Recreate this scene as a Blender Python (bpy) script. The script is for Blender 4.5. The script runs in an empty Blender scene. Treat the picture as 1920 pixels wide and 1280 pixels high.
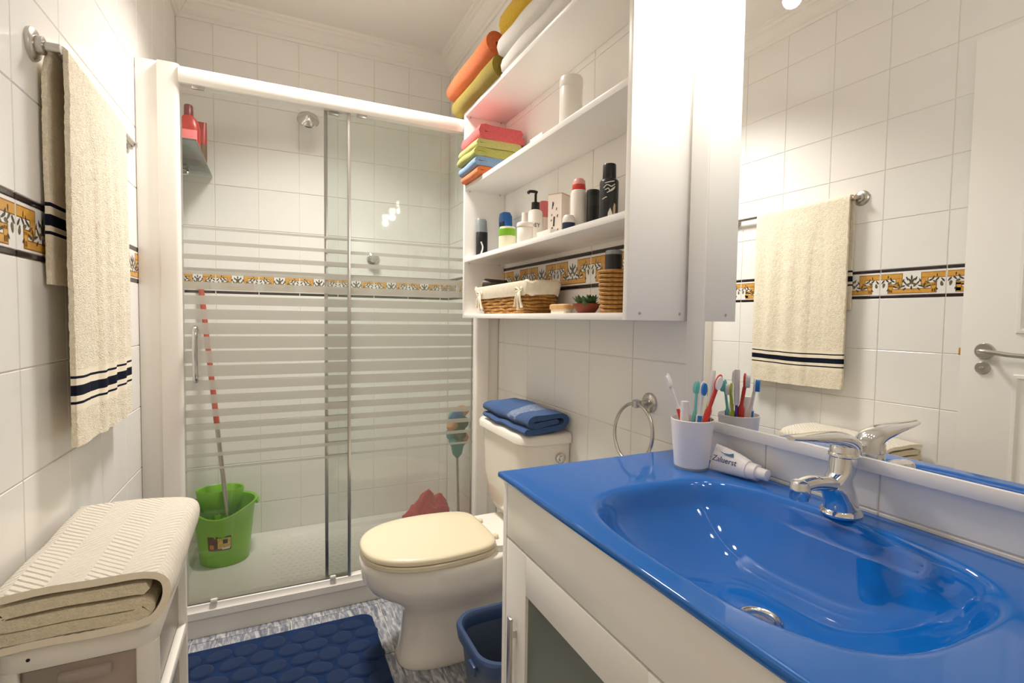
import bpy, bmesh, math, random
from mathutils import Vector, Matrix, noise
random.seed(7)
S = bpy.context.scene
COL = S.collection
PI = math.pi

# ---------------------------------------------------------------- camera
FPX = 951.5
YAW, PITCH, ROLL = math.radians(25.25), math.radians(-2.57), math.radians(0.777)
CAM = Vector((0, 0, 1.25))
fw = Vector((math.sin(YAW)*math.cos(PITCH), math.cos(YAW)*math.cos(PITCH), math.sin(PITCH)))
rt = Vector((math.cos(YAW), -math.sin(YAW), 0))
up = rt.cross(fw)
rt, up = rt*math.cos(ROLL)+up*math.sin(ROLL), up*math.cos(ROLL)-rt*math.sin(ROLL)
cd = bpy.data.cameras.new('camera')
cd.sensor_fit = 'HORIZONTAL'; cd.sensor_width = 36; cd.lens = FPX/1920*36
cd.clip_start = 0.02; cd.clip_end = 50
cam = bpy.data.objects.new('camera', cd); COL.objects.link(cam)
cam.matrix_world = Matrix(((rt.x, up.x, -fw.x, CAM.x), (rt.y, up.y, -fw.y, CAM.y), (rt.z, up.z, -fw.z, CAM.z), (0, 0, 0, 1)))
S.camera = cam

# ---------------------------------------------------------------- world, lights, exposure
w = bpy.data.worlds.new('world'); S.world = w; w.use_nodes = True
w.node_tree.nodes['Background'].inputs[0].default_value = (1.0, .95, .88, 1)
w.node_tree.nodes['Background'].inputs[1].default_value = 0.0
S.view_settings.view_transform = 'Standard'; S.view_settings.look = 'None'
S.view_settings.gamma = 1.0; S.view_settings.use_curve_mapping = False
S.view_settings.exposure = -0.48
try:
    S.cycles.transparent_max_bounces = 32; S.cycles.max_bounces = 16; S.cycles.diffuse_bounces = 8; S.cycles.glossy_bounces = 6
except Exception: pass
CEIL_LAMP = Vector((0.22, 2.11, 2.795)); CEIL_W = 34
VAN_W = 4.8
WARM = (1.0, 0.952, 0.89)

def px(x, y): return fw + rt*((x-960)/FPX) + up*((640-y)/FPX)
def atx(x, y, X): d = px(x, y); return CAM + d*(X/d.x)
def aty(x, y, Y): d = px(x, y); return CAM + d*(Y/d.y)
def atz(x, y, Z): d = px(x, y); return CAM + d*((Z-1.25)/d.z)
def depth(p): return (Vector(p)-CAM).dot(fw)

# ---------------------------------------------------------------- materials
MATS = {}
def srgb(r, g, b):
    f = lambda c: (c/255/12.92) if c/255 <= .04045 else ((c/255+.055)/1.055)**2.4
    return (f(r), f(g), f(b), 1)
def mat(name, col, rough=.5, metal=0, spec=.5, var=0, vscale=8, bump=0, bscale=60, coat=0, sheen=0, trans=0, detail=3, aniso=None):
    m = bpy.data.materials.new(name); m.use_nodes = True; MATS[name] = m
    nt = m.node_tree; b = nt.nodes['Principled BSDF']
    b.inputs['Base Color'].default_value = col
    b.inputs['Roughness'].default_value = rough; b.inputs['Metallic'].default_value = metal
    b.inputs['Specular IOR Level'].default_value = spec
    b.inputs['Coat Weight'].default_value = coat; b.inputs['Coat Roughness'].default_value = .03
    b.inputs['Sheen Weight'].default_value = sheen
    b.inputs['Transmission Weight'].default_value = trans
    tc = nt.nodes.new('ShaderNodeTexCoord')
    if var:
        n = nt.nodes.new('ShaderNodeTexNoise'); n.inputs['Scale'].default_value = vscale; n.inputs['Detail'].default_value = detail
        nt.links.new(tc.outputs['Object'], n.inputs['Vector'])
        r = nt.nodes.new('ShaderNodeValToRGB')
        r.color_ramp.elements[0].position = .3; r.color_ramp.elements[1].position = .7
        r.color_ramp.elements[0].color = tuple(c*(1-var) for c in col[:3])+(1,)
        r.color_ramp.elements[1].color = tuple(min(1, c*(1+var)) for c in col[:3])+(1,)
        nt.links.new(n.outputs['Fac'], r.inputs['Fac']); nt.links.new(r.outputs['Color'], b.inputs['Base Color'])
    if bump:
        n = nt.nodes.new('ShaderNodeTexNoise'); n.inputs['Scale'].default_value = bscale; n.inputs['Detail'].default_value = 4
        nt.links.new(tc.outputs['Object'], n.inputs['Vector'])
        if aniso:
            mp = nt.nodes.new('ShaderNodeMapping'); mp.inputs['Scale'].default_value = aniso
            nt.links.new(tc.outputs['Object'], mp.inputs['Vector']); nt.links.new(mp.outputs['Vector'], n.inputs['Vector'])
        bp = nt.nodes.new('ShaderNodeBump'); bp.inputs['Strength'].default_value = bump; bp.inputs['Distance'].default_value = .004
        nt.links.new(n.outputs['Fac'], bp.inputs['Height']); nt.links.new(bp.outputs['Normal'], b.inputs['Normal'])
    return m
def terry(name, col, bump=.9, bscale=420, var=.08):
    return mat(name, col, rough=.95, spec=.1, var=var, vscale=90, bump=bump, bscale=bscale, sheen=.25)

mat('tile', srgb(239, 237, 233), .16, spec=.45, var=.012, vscale=3)
mat('grout', srgb(236, 228, 216), .8)
mat('paint', srgb(240, 236, 228), .7, var=.01)
mat('ceilingpaint', srgb(238, 234, 227), .8)
mat('listello', srgb(45, 36, 38), .15)
mat('ochre', srgb(214, 160, 70), .3, var=.12, vscale=60)
mat('ochre_edge', srgb(150, 96, 36), .3)
mat('olive', srgb(108, 100, 66), .3, var=.3, vscale=120)
mat('olive_dark', srgb(66, 62, 52), .3, var=.3, vscale=120)
mat('white_lacquer', srgb(243, 240, 235), .28, var=.006, vscale=4)
mat('white_plastic', srgb(241, 236, 226), .35)
mat('white_alu', srgb(243, 238, 230), .3)
mat('ceramic', srgb(238, 232, 222), .08, coat=.4)
mat('seat_cream', srgb(222, 210, 180), .25)
mat('chrome', (.62, .61, .59, 1), .12, metal=1)
mat('nickel', (.55, .53, .49, 1), .28, metal=1)
mat('faucet_chrome', (.78, .78, .79, 1), .05, metal=1)
mat('alu', (.60, .58, .55, 1), .3, metal=1, bump=.1, bscale=200)
mat('green_plastic', srgb(130, 194, 42), .32)
mat('green_plastic_dark', srgb(96, 156, 30), .4)
mat('navy_plastic', srgb(52, 72, 108), .38)
mat('grey_plastic', srgb(74, 84, 104), .4)
mat('mat_blue', srgb(16, 44, 86), .97, spec=.1, var=.22, vscale=30, bump=.8, bscale=500, sheen=.08)
mat('mat_pebble', srgb(18, 50, 96), .97, spec=.1, var=.18, vscale=40, bump=.8, bscale=500, sheen=.10)
mat('blue_towel', srgb(62, 92, 140), .95, spec=.1, var=.12, vscale=150, bump=.8, bscale=500, sheen=.2)
mat('blue_towel_band', srgb(120, 134, 158), .9, var=.3, vscale=120, bump=.8, bscale=300)
terry('beige_terry', srgb(246, 234, 210), bump=1.0, bscale=300)
terry('beige_flat', srgb(244, 232, 208), bump=.25, bscale=700, var=.02)
terry('beige_plush', srgb(236, 222, 192), bump=1.0, bscale=300)
mat('stripe_navy', srgb(24, 28, 44), .9, spec=.1)
mat('stripe_tan', srgb(214, 190, 140), .9, spec=.1)
terry('orange_towel', srgb(224, 116, 62)); terry('olive_towel', srgb(146, 128, 34)); terry('yellow_towel', srgb(226, 184, 44))
terry('white_towel', srgb(246, 242, 236), var=.02); terry('pink_towel', srgb(222, 102, 104)); terry('rose_towel', srgb(226, 130, 136))
terry('lime_towel', srgb(184, 184, 100)); terry('lime_pale_towel', srgb(196, 192, 118)); terry('sky_towel', srgb(138, 170, 206)); terry('coral_towel', srgb(234, 130, 74))
mat('black_plastic', srgb(18, 18, 20), .3); mat('black_label', srgb(26, 26, 28), .35)
mat('silver_cap', srgb(150, 158, 160), .35, metal=.4)
mat('bottle_white', srgb(240, 234, 226), .3); mat('bottle_cream', srgb(232, 228, 200), .35); mat('carton', srgb(238, 226, 214), .6)
mat('lime_lid', srgb(122, 178, 40), .35); mat('blue_cap', srgb(20, 98, 176), .3); mat('navy_lid', srgb(26, 36, 78), .3)
mat('red_cap', srgb(220, 62, 54), .3); mat('pink_cap', srgb(226, 120, 124), .35); mat('clear_pink', srgb(246, 176, 170), .15)
mat('gold', srgb(190, 140, 60), .35, metal=.4); mat('tan', srgb(196, 166, 136), .5); mat('dark_green', srgb(34, 40, 30), .3)
mat('red_bottle', srgb(176, 30, 20), .3); mat('dark_red', srgb(120, 22, 16), .3); mat('brown', srgb(96, 66, 34), .5)
mat('wood', srgb(206, 164, 108), .5, var=.15, vscale=30); mat('terracotta', srgb(132, 62, 40), .7, var=.15)
mat('wicker', srgb(176, 126, 58), .7, var=.35, vscale=80, bump=.8, bscale=150); mat('wicker_dark', srgb(120, 80, 36), .8, var=.3, vscale=80)
mat('linen', srgb(236, 226, 204), .9, var=.06, vscale=60, bump=.4, bscale=300)
mat('succulent', srgb(62, 92, 50), .5, var=.3, vscale=60); mat('dark_brown', srgb(48, 26, 16), .4)
mat('water_brush_red', srgb(226, 70, 60), .3); mat('tb_white', srgb(246, 242, 240), .3); mat('tb_blue', srgb(40, 120, 200), .3); mat('tb_teal', srgb(110, 196, 196), .3)
mat('tb_yellow', srgb(236, 214, 60), .3); mat('tb_lime', srgb(190, 200, 60), .3); mat('tb_purple', srgb(92, 60, 150), .3); mat('cup_white', srgb(240, 234, 232), .3)
mat('ink_navy', srgb(58, 62, 120), .5); mat('ink_steel', srgb(70, 120, 160), .5); mat('ink_dark', srgb(40, 36, 40), .6); mat('ink_white', srgb(226, 222, 216), .5)
mat('pole_red', srgb(176, 62, 40), .4); mat('pole_pale', srgb(232, 204, 190), .4); mat('steel_pole', (.55, .52, .46, 1), .3, metal=1)
mat('teal_plastic', srgb(60, 150, 140), .4); mat('puff_blue', srgb(60, 110, 170), .9); mat('puff_peach', srgb(230, 160, 110), .9); mat('puff_green', srgb(70, 96, 70), .9); mat('puff_teal', srgb(90, 160, 170), .9)
terry('pink_net', srgb(206, 74, 84), bscale=150)
mat('tray', srgb(236, 232, 224), .25, bump=.3, bscale=90)
mat('bulb_glass', srgb(255, 246, 230), .3)
mat('rubber', srgb(30, 30, 32), .6)
mat('laundry', srgb(240, 206, 194), .9, var=.15, vscale=20)
mat('sticker_brown', srgb(96, 52, 24), .4, var=.5, vscale=70); mat('sticker_yellow', srgb(220, 190, 90), .4, var=.3, vscale=90); mat('sticker_orange', srgb(214, 130, 40), .4)

# blue back-painted glass top
m = mat('blue_glass', srgb(18, 101, 186), .04, spec=.5, coat=.15)
# herringbone woven cotton
m = mat('herringbone', srgb(230, 221, 205), .95, spec=.1, sheen=.2)
nt = m.node_tree; b = nt.nodes['Principled BSDF']
tc = nt.nodes.new('ShaderNodeTexCoord'); sx = nt.nodes.new('ShaderNodeSeparateXYZ'); nt.links.new(tc.outputs['Object'], sx.inputs[0])
pp = nt.nodes.new('ShaderNodeMath'); pp.operation = 'PINGPONG'; pp.inputs[1].default_value = .055; nt.links.new(sx.outputs['X'], pp.inputs[0])
ad = nt.nodes.new('ShaderNodeMath'); ad.operation = 'ADD'; nt.links.new(pp.outputs[0], ad.inputs[0]); nt.links.new(sx.outputs['Y'], ad.inputs[1])
mu = nt.nodes.new('ShaderNodeMath'); mu.operation = 'MULTIPLY'; mu.inputs[1].default_value = 2*PI/.017; nt.links.new(ad.outputs[0], mu.inputs[0])
sn = nt.nodes.new('ShaderNodeMath'); sn.operation = 'SINE'; nt.links.new(mu.outputs[0], sn.inputs[0])
nz = nt.nodes.new('ShaderNodeTexNoise'); nz.inputs['Scale'].default_value = 500; nt.links.new(tc.outputs['Object'], nz.inputs['Vector'])
a2 = nt.nodes.new('ShaderNodeMath'); a2.operation = 'MULTIPLY_ADD'; a2.inputs[1].default_value = .9; nt.links.new(nz.outputs['Fac'], a2.inputs[0]); nt.links.new(sn.outputs[0], a2.inputs[2])
bp = nt.nodes.new('ShaderNodeBump'); bp.inputs['Strength'].default_value = .8; bp.inputs['Distance'].default_value = .003
nt.links.new(a2.outputs[0], bp.inputs['Height']); nt.links.new(bp.outputs['Normal'], b.inputs['Normal'])

# streaky blue-grey floor stone
m = mat('floor_stone', srgb(130, 136, 148), .25)
nt = m.node_tree; b = nt.nodes['Principled BSDF']
tc = nt.nodes.new('ShaderNodeTexCoord'); mp = nt.nodes.new('ShaderNodeMapping')
mp.inputs['Rotation'].default_value = (0, 0, .5); mp.inputs['Scale'].default_value = (58, 13, 10)
nt.links.new(tc.outputs['Object'], mp.inputs['Vector'])
n1 = nt.nodes.new('ShaderNodeTexNoise'); n1.inputs['Scale'].default_value = 1; n1.inputs['Detail'].default_value = 5; n1.inputs['Distortion'].default_value = 1.2
nt.links.new(mp.outputs['Vector'], n1.inputs['Vector'])
r = nt.nodes.new('ShaderNodeValToRGB'); e = r.color_ramp.elements
e[0].position = .34; e[0].color = srgb(104, 109, 121); e[1].position = .66; e[1].color = srgb(196, 194, 196)
x = e.new(.5); x.color = srgb(144, 146, 153)
nt.links.new(n1.outputs['Fac'], r.inputs['Fac']); nt.links.new(r.outputs['Color'], b.inputs['Base Color'])

def glassmat(name, tint, haze, hazecol, rough=.0, refl=1.0):
    m = bpy.data.materials.new(name); m.use_nodes = True; MATS[name] = m
    nt = m.node_tree; nt.nodes.clear(); L = nt.links.new
    out = nt.nodes.new('ShaderNodeOutputMaterial')
    tr = nt.nodes.new('ShaderNodeBsdfTransparent'); tr.inputs[0].default_value = tint
    df = nt.nodes.new('ShaderNodeBsdfDiffuse'); df.inputs[0].default_value = hazecol
    tl = nt.nodes.new('ShaderNodeBsdfTranslucent'); tl.inputs[0].default_value = hazecol
    mh = nt.nodes.new('ShaderNodeMixShader'); mh.inputs[0].default_value = .5; L(df.outputs[0], mh.inputs[1]); L(tl.outputs[0], mh.inputs[2])
    m1 = nt.nodes.new('ShaderNodeMixShader'); m1.inputs[0].default_value = haze; L(tr.outputs[0], m1.inputs[1]); L(mh.outputs[0], m1.inputs[2])
    gl = nt.nodes.new('ShaderNodeBsdfGlossy'); gl.inputs['Roughness'].default_value = rough
    fr = nt.nodes.new('ShaderNodeFresnel'); fr.inputs['IOR'].default_value = 1.45
    mm = nt.nodes.new('ShaderNodeMath'); mm.operation = 'MULTIPLY'; mm.inputs[1].default_value = refl; L(fr.outputs[0], mm.inputs[0])
    m2 = nt.nodes.new('ShaderNodeMixShader'); L(mm.outputs[0], m2.inputs[0]); L(m1.outputs[0], m2.inputs[1]); L(gl.outputs[0], m2.inputs[2])
    L(m2.outputs[0], out.inputs[0]); return m
glassmat('glass_clear', (.975, .985, .978, 1), .03, srgb(226, 228, 216), .02)
glassmat('glass_hazy', (.955, .980, .965, 1), .13, srgb(214, 222, 206), .03)
glassmat('frost', (.97, .98, .975, 1), .62, srgb(236, 234, 226), .25, .6)
glassmat('shelf_glass', (.84, .91, .88, 1), .2, srgb(196, 214, 204), .02)
glassmat('drawer_clear', (.97, .96, .95, 1), .42, srgb(246, 236, 226), .25, .8)
glassmat('clear_plastic', (.92, .94, .94, 1), .15, srgb(230, 232, 232), .1)
glassmat('door_frost', (.45, .48, .45, 1), .80, srgb(168, 174, 160), .3, .8)
mat('mirror', (.90, .91, .90, 1), .0, metal=1)
m = bpy.data.materials.new('lamp_glow'); m.use_nodes = True; MATS['lamp_glow'] = m
nt = m.node_tree; nt.nodes.clear(); o = nt.nodes.new('ShaderNodeOutputMaterial'); e = nt.nodes.new('ShaderNodeEmission')
e.inputs[0].default_value = WARM+(1,); e.inputs[1].default_value = 14; nt.links.new(e.outputs[0], o.inputs[0])
m = bpy.data.materials.new('dome_glow'); m.use_nodes = True; MATS['dome_glow'] = m
nt = m.node_tree; nt.nodes.clear(); o = nt.nodes.new('ShaderNodeOutputMaterial'); e = nt.nodes.new('ShaderNodeEmission')
e.inputs[0].default_value = WARM+(1,); e.inputs[1].default_value = 2.0; nt.links.new(e.outputs[0], o.inputs[0])

# ---------------------------------------------------------------- mesh helpers
def box(bm, x0, x1, y0, y1, z0, z1, mi=0, bev=0, seg=2):
    vs = [bm.verts.new(p) for p in ((x0,y0,z0),(x1,y0,z0),(x1,y1,z0),(x0,y1,z0),(x0,y0,z1),(x1,y0,z1),(x1,y1,z1),(x0,y1,z1))]
    fs = []
    for q in ((3,2,1,0),(4,5,6,7),(0,1,5,4),(1,2,6,5),(2,3,7,6),(3,0,4,7)):
        f = bm.faces.new([vs[i] for i in q]); f.material_index = mi; fs.append(f)
    if bev:
        es = list({e for f in fs for e in f.edges})
        r = bmesh.ops.bevel(bm, geom=es, offset=bev, segments=seg, profile=.5, affect='EDGES')
        for f in r['faces']: f.material_index = mi
    return vs
def ring_face(bm, ring, mi, flip=False):
    try:
        f = bm.faces.new(ring[::-1] if flip else ring); f.material_index = mi
    except ValueError: pass
def loft(bm, rings, mi=0, cap0=True, cap1=True, closed=True):
    V = [[bm.verts.new(p) for p in r] for r in rings]; n = len(V[0])
    for a, b in zip(V, V[1:]):
        for i in range(n if closed else n-1):
            j = (i+1) % n
            f = bm.faces.new((a[i], a[j], b[j], b[i])); f.material_index = mi
    if cap0: ring_face(bm, V[0], mi, True)
    if cap1: ring_face(bm, V[-1], mi)
    return V
def lathe(bm, prof, c=(0,0,0), n=28, mi=0, axis='Z', cap0=True, cap1=True, sx=1, sy=1):
    rings = []
    for r, h in prof:
        R = []
        for i in range(n):
            a = 2*PI*i/n; u, v = r*math.cos(a)*sx, r*math.sin(a)*sy
            p = {'Z': (u, v, h), 'X': (h, u, v), 'Y': (v, h, u)}[axis]
            R.append((p[0]+c[0], p[1]+c[1], p[2]+c[2]))
        rings.append(R)
    return loft(bm, rings, mi, cap0, cap1)
def frames(pts):
    P = [Vector(p) for p in pts]; T = []
    for i in range(len(P)):
        t = (P[min(i+1, len(P)-1)]-P[max(i-1, 0)]).normalized(); T.append(t)
    n = T[0].orthogonal().normalized(); out = []
    for p, t in zip(P, T):
        n = (n - t*n.dot(t)).normalized(); out.append((p, t, n, t.cross(n)))
    return out
def tube(bm, pts, r, n=12, mi=0, closed=False):
    fr = frames(pts); rings = []
    for i, (p, t, a, b) in enumerate(fr):
        rr = r[i] if isinstance(r, (list, tuple)) else r
        rings.append([tuple(p + a*math.cos(2*PI*k/n)*rr + b*math.sin(2*PI*k/n)*rr) for k in range(n)])
    V = loft(bm, rings, mi, not closed, not closed)
    if closed:
        for k in range(n):
            j = (k+1) % n
            f = bm.faces.new((V[-1][k], V[-1][j], V[0][j], V[0][k])); f.material_index = mi
    return V
def smooth_path(pts, k=6):
    P = [Vector(p) for p in pts]; P = [P[0]*2-P[1]]+P+[P[-1]*2-P[-2]]; out = []
    for i in range(1, len(P)-2):
        for s in range(k):
            t = s/k; a, b, c, d = P[i-1:i+3]
            out.append(.5*((2*b)+(c-a)*t+(2*a-5*b+4*c-d)*t*t+(3*b-a-3*c+d)*t**3))
    out.append(P[-2]); return out
def sup(cx, cy, z, ax, ay, n=40, ex=2.5, exb=None):
    R = []
    for i in range(n):
        a = 2*PI*i/n; c, s = math.cos(a), math.sin(a); e = ex if c < 0 or exb is None else exb
        R.append((cx+ax*math.copysign(abs(c)**(2/e), c), cy+ay*math.copysign(abs(s)**(2/e), s), z))
    return R
def rrect(x0, x1, y0, y1, z, rs, n=6):
    # rs: corner radii for (x0,y0),(x1,y0),(x1,y1),(x0,y1)
    R = []
    for (cx, cy, a0), r in zip(((x0, y0, PI), (x1, y0, 1.5*PI), (x1, y1, 0), (x0, y1, .5*PI)), rs):
        ox = cx + (r if cx == x0 else -r); oy = cy + (r if cy == y0 else -r)
        for k in range(n+1):
            a = a0 + (PI/2)*k/n; R.append((ox+r*math.cos(a), oy+r*math.sin(a), z))
    return R
def ribbon(bm, line, th, along, o, u, v, segs=14, mi=0, wob=.0, seed=0, mcap=None, k=3):
    """closed section of thickness th round a 2D centre line (in u,v), swept by `along` from o"""
    P = [Vector((a, b, 0)) for a, b in line]; L = smooth_path(P, k) if k else P; n = len(L); A = []; B = []
    for i, p in enumerate(L):
        t = (L[min(i+1, n-1)]-L[max(i-1, 0)]).normalized(); nn = Vector((-t.y, t.x, 0))
        A.append(p+nn*th/2); B.append(p-nn*th/2)
    t0 = (L[0]-L[1]).normalized()*th*.35; t1 = (L[-1]-L[-2]).normalized()*th*.35
    sec = A + [L[-1]+t1] + B[::-1] + [L[0]+t0]
    o, u, v, along = Vector(o), Vector(u), Vector(v), Vector(along); rings = []
    for s in range(segs+1):
        f = s/segs; R = []
        for p in sec:
            q = o + along*f + u*p.x + v*p.y
            if wob: q += Vector(noise.noise_vector(q*9+Vector((seed, seed*.7, 0))))*wob
            R.append(tuple(q))
        rings.append(R)
    V = loft(bm, rings, mi, False, False)
    m = len(A)
    for ring, fl in ((V[0], True), (V[-1], False)):
        a = ring[:m]; bb = ring[m+1:2*m+1][::-1]
        for i in range(m-1):
            q = (a[i], bb[i], bb[i+1], a[i+1])
            f = bm.faces.new(q if fl else q[::-1]); f.material_index = mi if mcap is None else mcap
        for q in ((a[-1], bb[-1], ring[m]), (a[0], ring[-1], bb[0])):
            f = bm.faces.new(q if fl else q[::-1]); f.material_index = mi if mcap is None else mcap
    return V
def mesh(bm, mats, smooth=True, ang=40):
    bmesh.ops.recalc_face_normals(bm, faces=bm.faces)
    me = bpy.data.meshes.new('mesh'); bm.to_mesh(me); bm.free()
    for m in (mats if isinstance(mats, (list, tuple)) else [mats]): me.materials.append(MATS[m])
    if smooth:
        for p in me.polygons: p.use_smooth = True
        try: me.set_sharp_from_angle(angle=math.radians(ang))
        except Exception: pass
    return me
def link(name, me, parent=None):
    o = bpy.data.objects.new(name, me); o.data.name = name; COL.objects.link(o)
    if parent: o.parent = parent
    return o
def absloc(o):
    v = Vector(o.location)
    while o.parent: o = o.parent; v += Vector(o.location)
    return v
def part(name, bm, mats, parent, label=None, smooth=True, ang=40):
    """mesh in world coordinates hung under an unrotated parent; its origin goes to its own middle"""
    me = mesh(bm, mats, smooth, ang)
    cs = [v.co for v in me.vertices]
    c = Vector([(min(v[i] for v in cs)+max(v[i] for v in cs))/2 for i in range(3)])
    me.transform(Matrix.Translation(-c)); o = link(name, me, parent)
    o.location = c-(absloc(parent) if parent else Vector())
    if label: o['label'] = label
    return o
def tag(o, label, cat, group=None):
    o['label'] = label; o['category'] = cat
    if group: o['group'] = group
    return o
def thing(name, label, cat, loc, group=None):
    o = bpy.data.objects.new(name, None); COL.objects.link(o); o.location = loc; o.empty_display_size = .05
    return tag(o, label, cat, group)
def solid(name, bm, mats, label, cat, group=None, smooth=True, ang=40):
    me = mesh(bm, mats, smooth, ang); cs = [v.co for v in me.vertices]
    c = Vector([(min(v[i] for v in cs)+max(v[i] for v in cs))/2 for i in range(2)]+[min(v.z for v in cs)])
    me.transform(Matrix.Translation(-c)); o = link(name, me); o.location = c
    return tag(o, label, cat, group)
def struct(name, bm, mats, label=None, smooth=False):
    o = link(name, mesh(bm, mats, smooth)); o['kind'] = 'structure'
    if label: o['label'] = label
    return o
def textmesh(s, size, depth_=.0003):
    c = bpy.data.curves.new('text', 'FONT'); c.body = s; c.size = size; c.extrude = depth_; c.align_x = 'CENTER'; c.align_y = 'CENTER'; c.resolution_u = 3
    o = bpy.data.objects.new('text', c); COL.objects.link(o)
    me = bpy.data.meshes.new_from_object(o.evaluated_get(bpy.context.evaluated_depsgraph_get()))
    bpy.data.objects.remove(o); bpy.data.curves.remove(c); return me
def lettering(s, size, m, parent, origin, xdir, ydir, bend=None, name='lettering'):
    me = textmesh(s, size); X, Y = Vector(xdir).normalized(), Vector(ydir).normalized(); Z = X.cross(Y)
    me.materials.clear(); me.materials.append(MATS[m])
    o3 = Vector(origin)
    for v in me.vertices:
        p = v.co.copy()
        if bend:
            a = p.x/bend; v.co = X*(math.sin(a)*(bend+p.z)) + Z*((math.cos(a)*(bend+p.z))-bend) + Y*p.y
        else: v.co = X*p.x + Y*p.y + Z*p.z
    o = link(name, me, parent); o.location = o3-absloc(parent); return o
NB = bmesh.new

# ================================================================= the room
RX, BY, NY, CZ = .99, 3.03, -.85, 2.80
def LX(y): return -.44+.02*(y-2.25)
bm = NB(); box(bm, -.8, 1.2, NY-.15, BY+.15, -.12, -.006); FLOOR = struct('floor', bm, 'grout', 'floor laid with streaky blue-grey stone tiles')
bm = NB(); box(bm, -.8, 1.2, NY-.15, BY+.15, CZ, CZ+.1); CEIL = struct('ceiling', bm, 'ceilingpaint', 'plain white painted ceiling')
bm = NB(); box(bm, RX+.0035, RX+.13, NY-.1, BY+.1, -.02, CZ+.02); WALL_R = struct('wall_right', bm, 'grout', 'white tiled wall behind mirror and vanity')
bm = NB(); box(bm, -.7, 1.1, BY+.0035, BY+.13, -.02, CZ+.02); WALL_B = struct('wall_back', bm, 'grout', 'white tiled wall at the back of the shower')
bm = NB(); box(bm, -.8, 1.1, NY-.13, NY, -.02, CZ+.02); WALL_N = struct('wall_near', bm, 'paint', 'plain white wall behind the camera')
bm = NB()
g = .0035
q = [(LX(NY-.1)-g, NY-.1), (LX(BY+.1)-g, BY+.1), (LX(BY+.1)-.15, BY+.1), (LX(NY-.1)-.15, NY-.1)]
loft(bm, [[(a, b, -.02) for a, b in q], [(a, b, CZ+.02) for a, b in q]]); WALL_L = struct('wall_left', bm, 'grout', 'white tiled wall with the towel rail')

TM = {}
def tile_mesh(w_, h_, m='tile', th=.0045, bv=.0016):
    k = (round(w_, 3), round(h_, 3), m)
    if k not in TM:
        bm = NB(); a, b = w_/2, h_/2
        R = lambda d, z: [(-a+d, -b+d, z), (a-d, -b+d, z), (a-d, b-d, z), (-a+d, b-d, z)]
        loft(bm, [R(0, -th), R(0, -bv*.7), R(bv, 0)], 0, False, True); TM[k] = mesh(bm, m, False)
    return TM[k]
def ell(bm, cx, cy, a, b, rot, mi, z, n=10):
    vs = []
    for i in range(n):
        t = 2*PI*i/n; u, v = a*math.cos(t), b*math.sin(t)*(1-.35*math.cos(t))
        vs.append(bm.verts.new((cx+u*math.cos(rot)-v*math.sin(rot), cy+u*math.sin(rot)+v*math.cos(rot), z)))
    f = bm.faces.new(vs); f.material_index = mi
def poly(bm, pts, mi, z):
    f = bm.faces.new([bm.verts.new((x, y, z)) for x, y in pts]); f.material_index = mi
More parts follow.
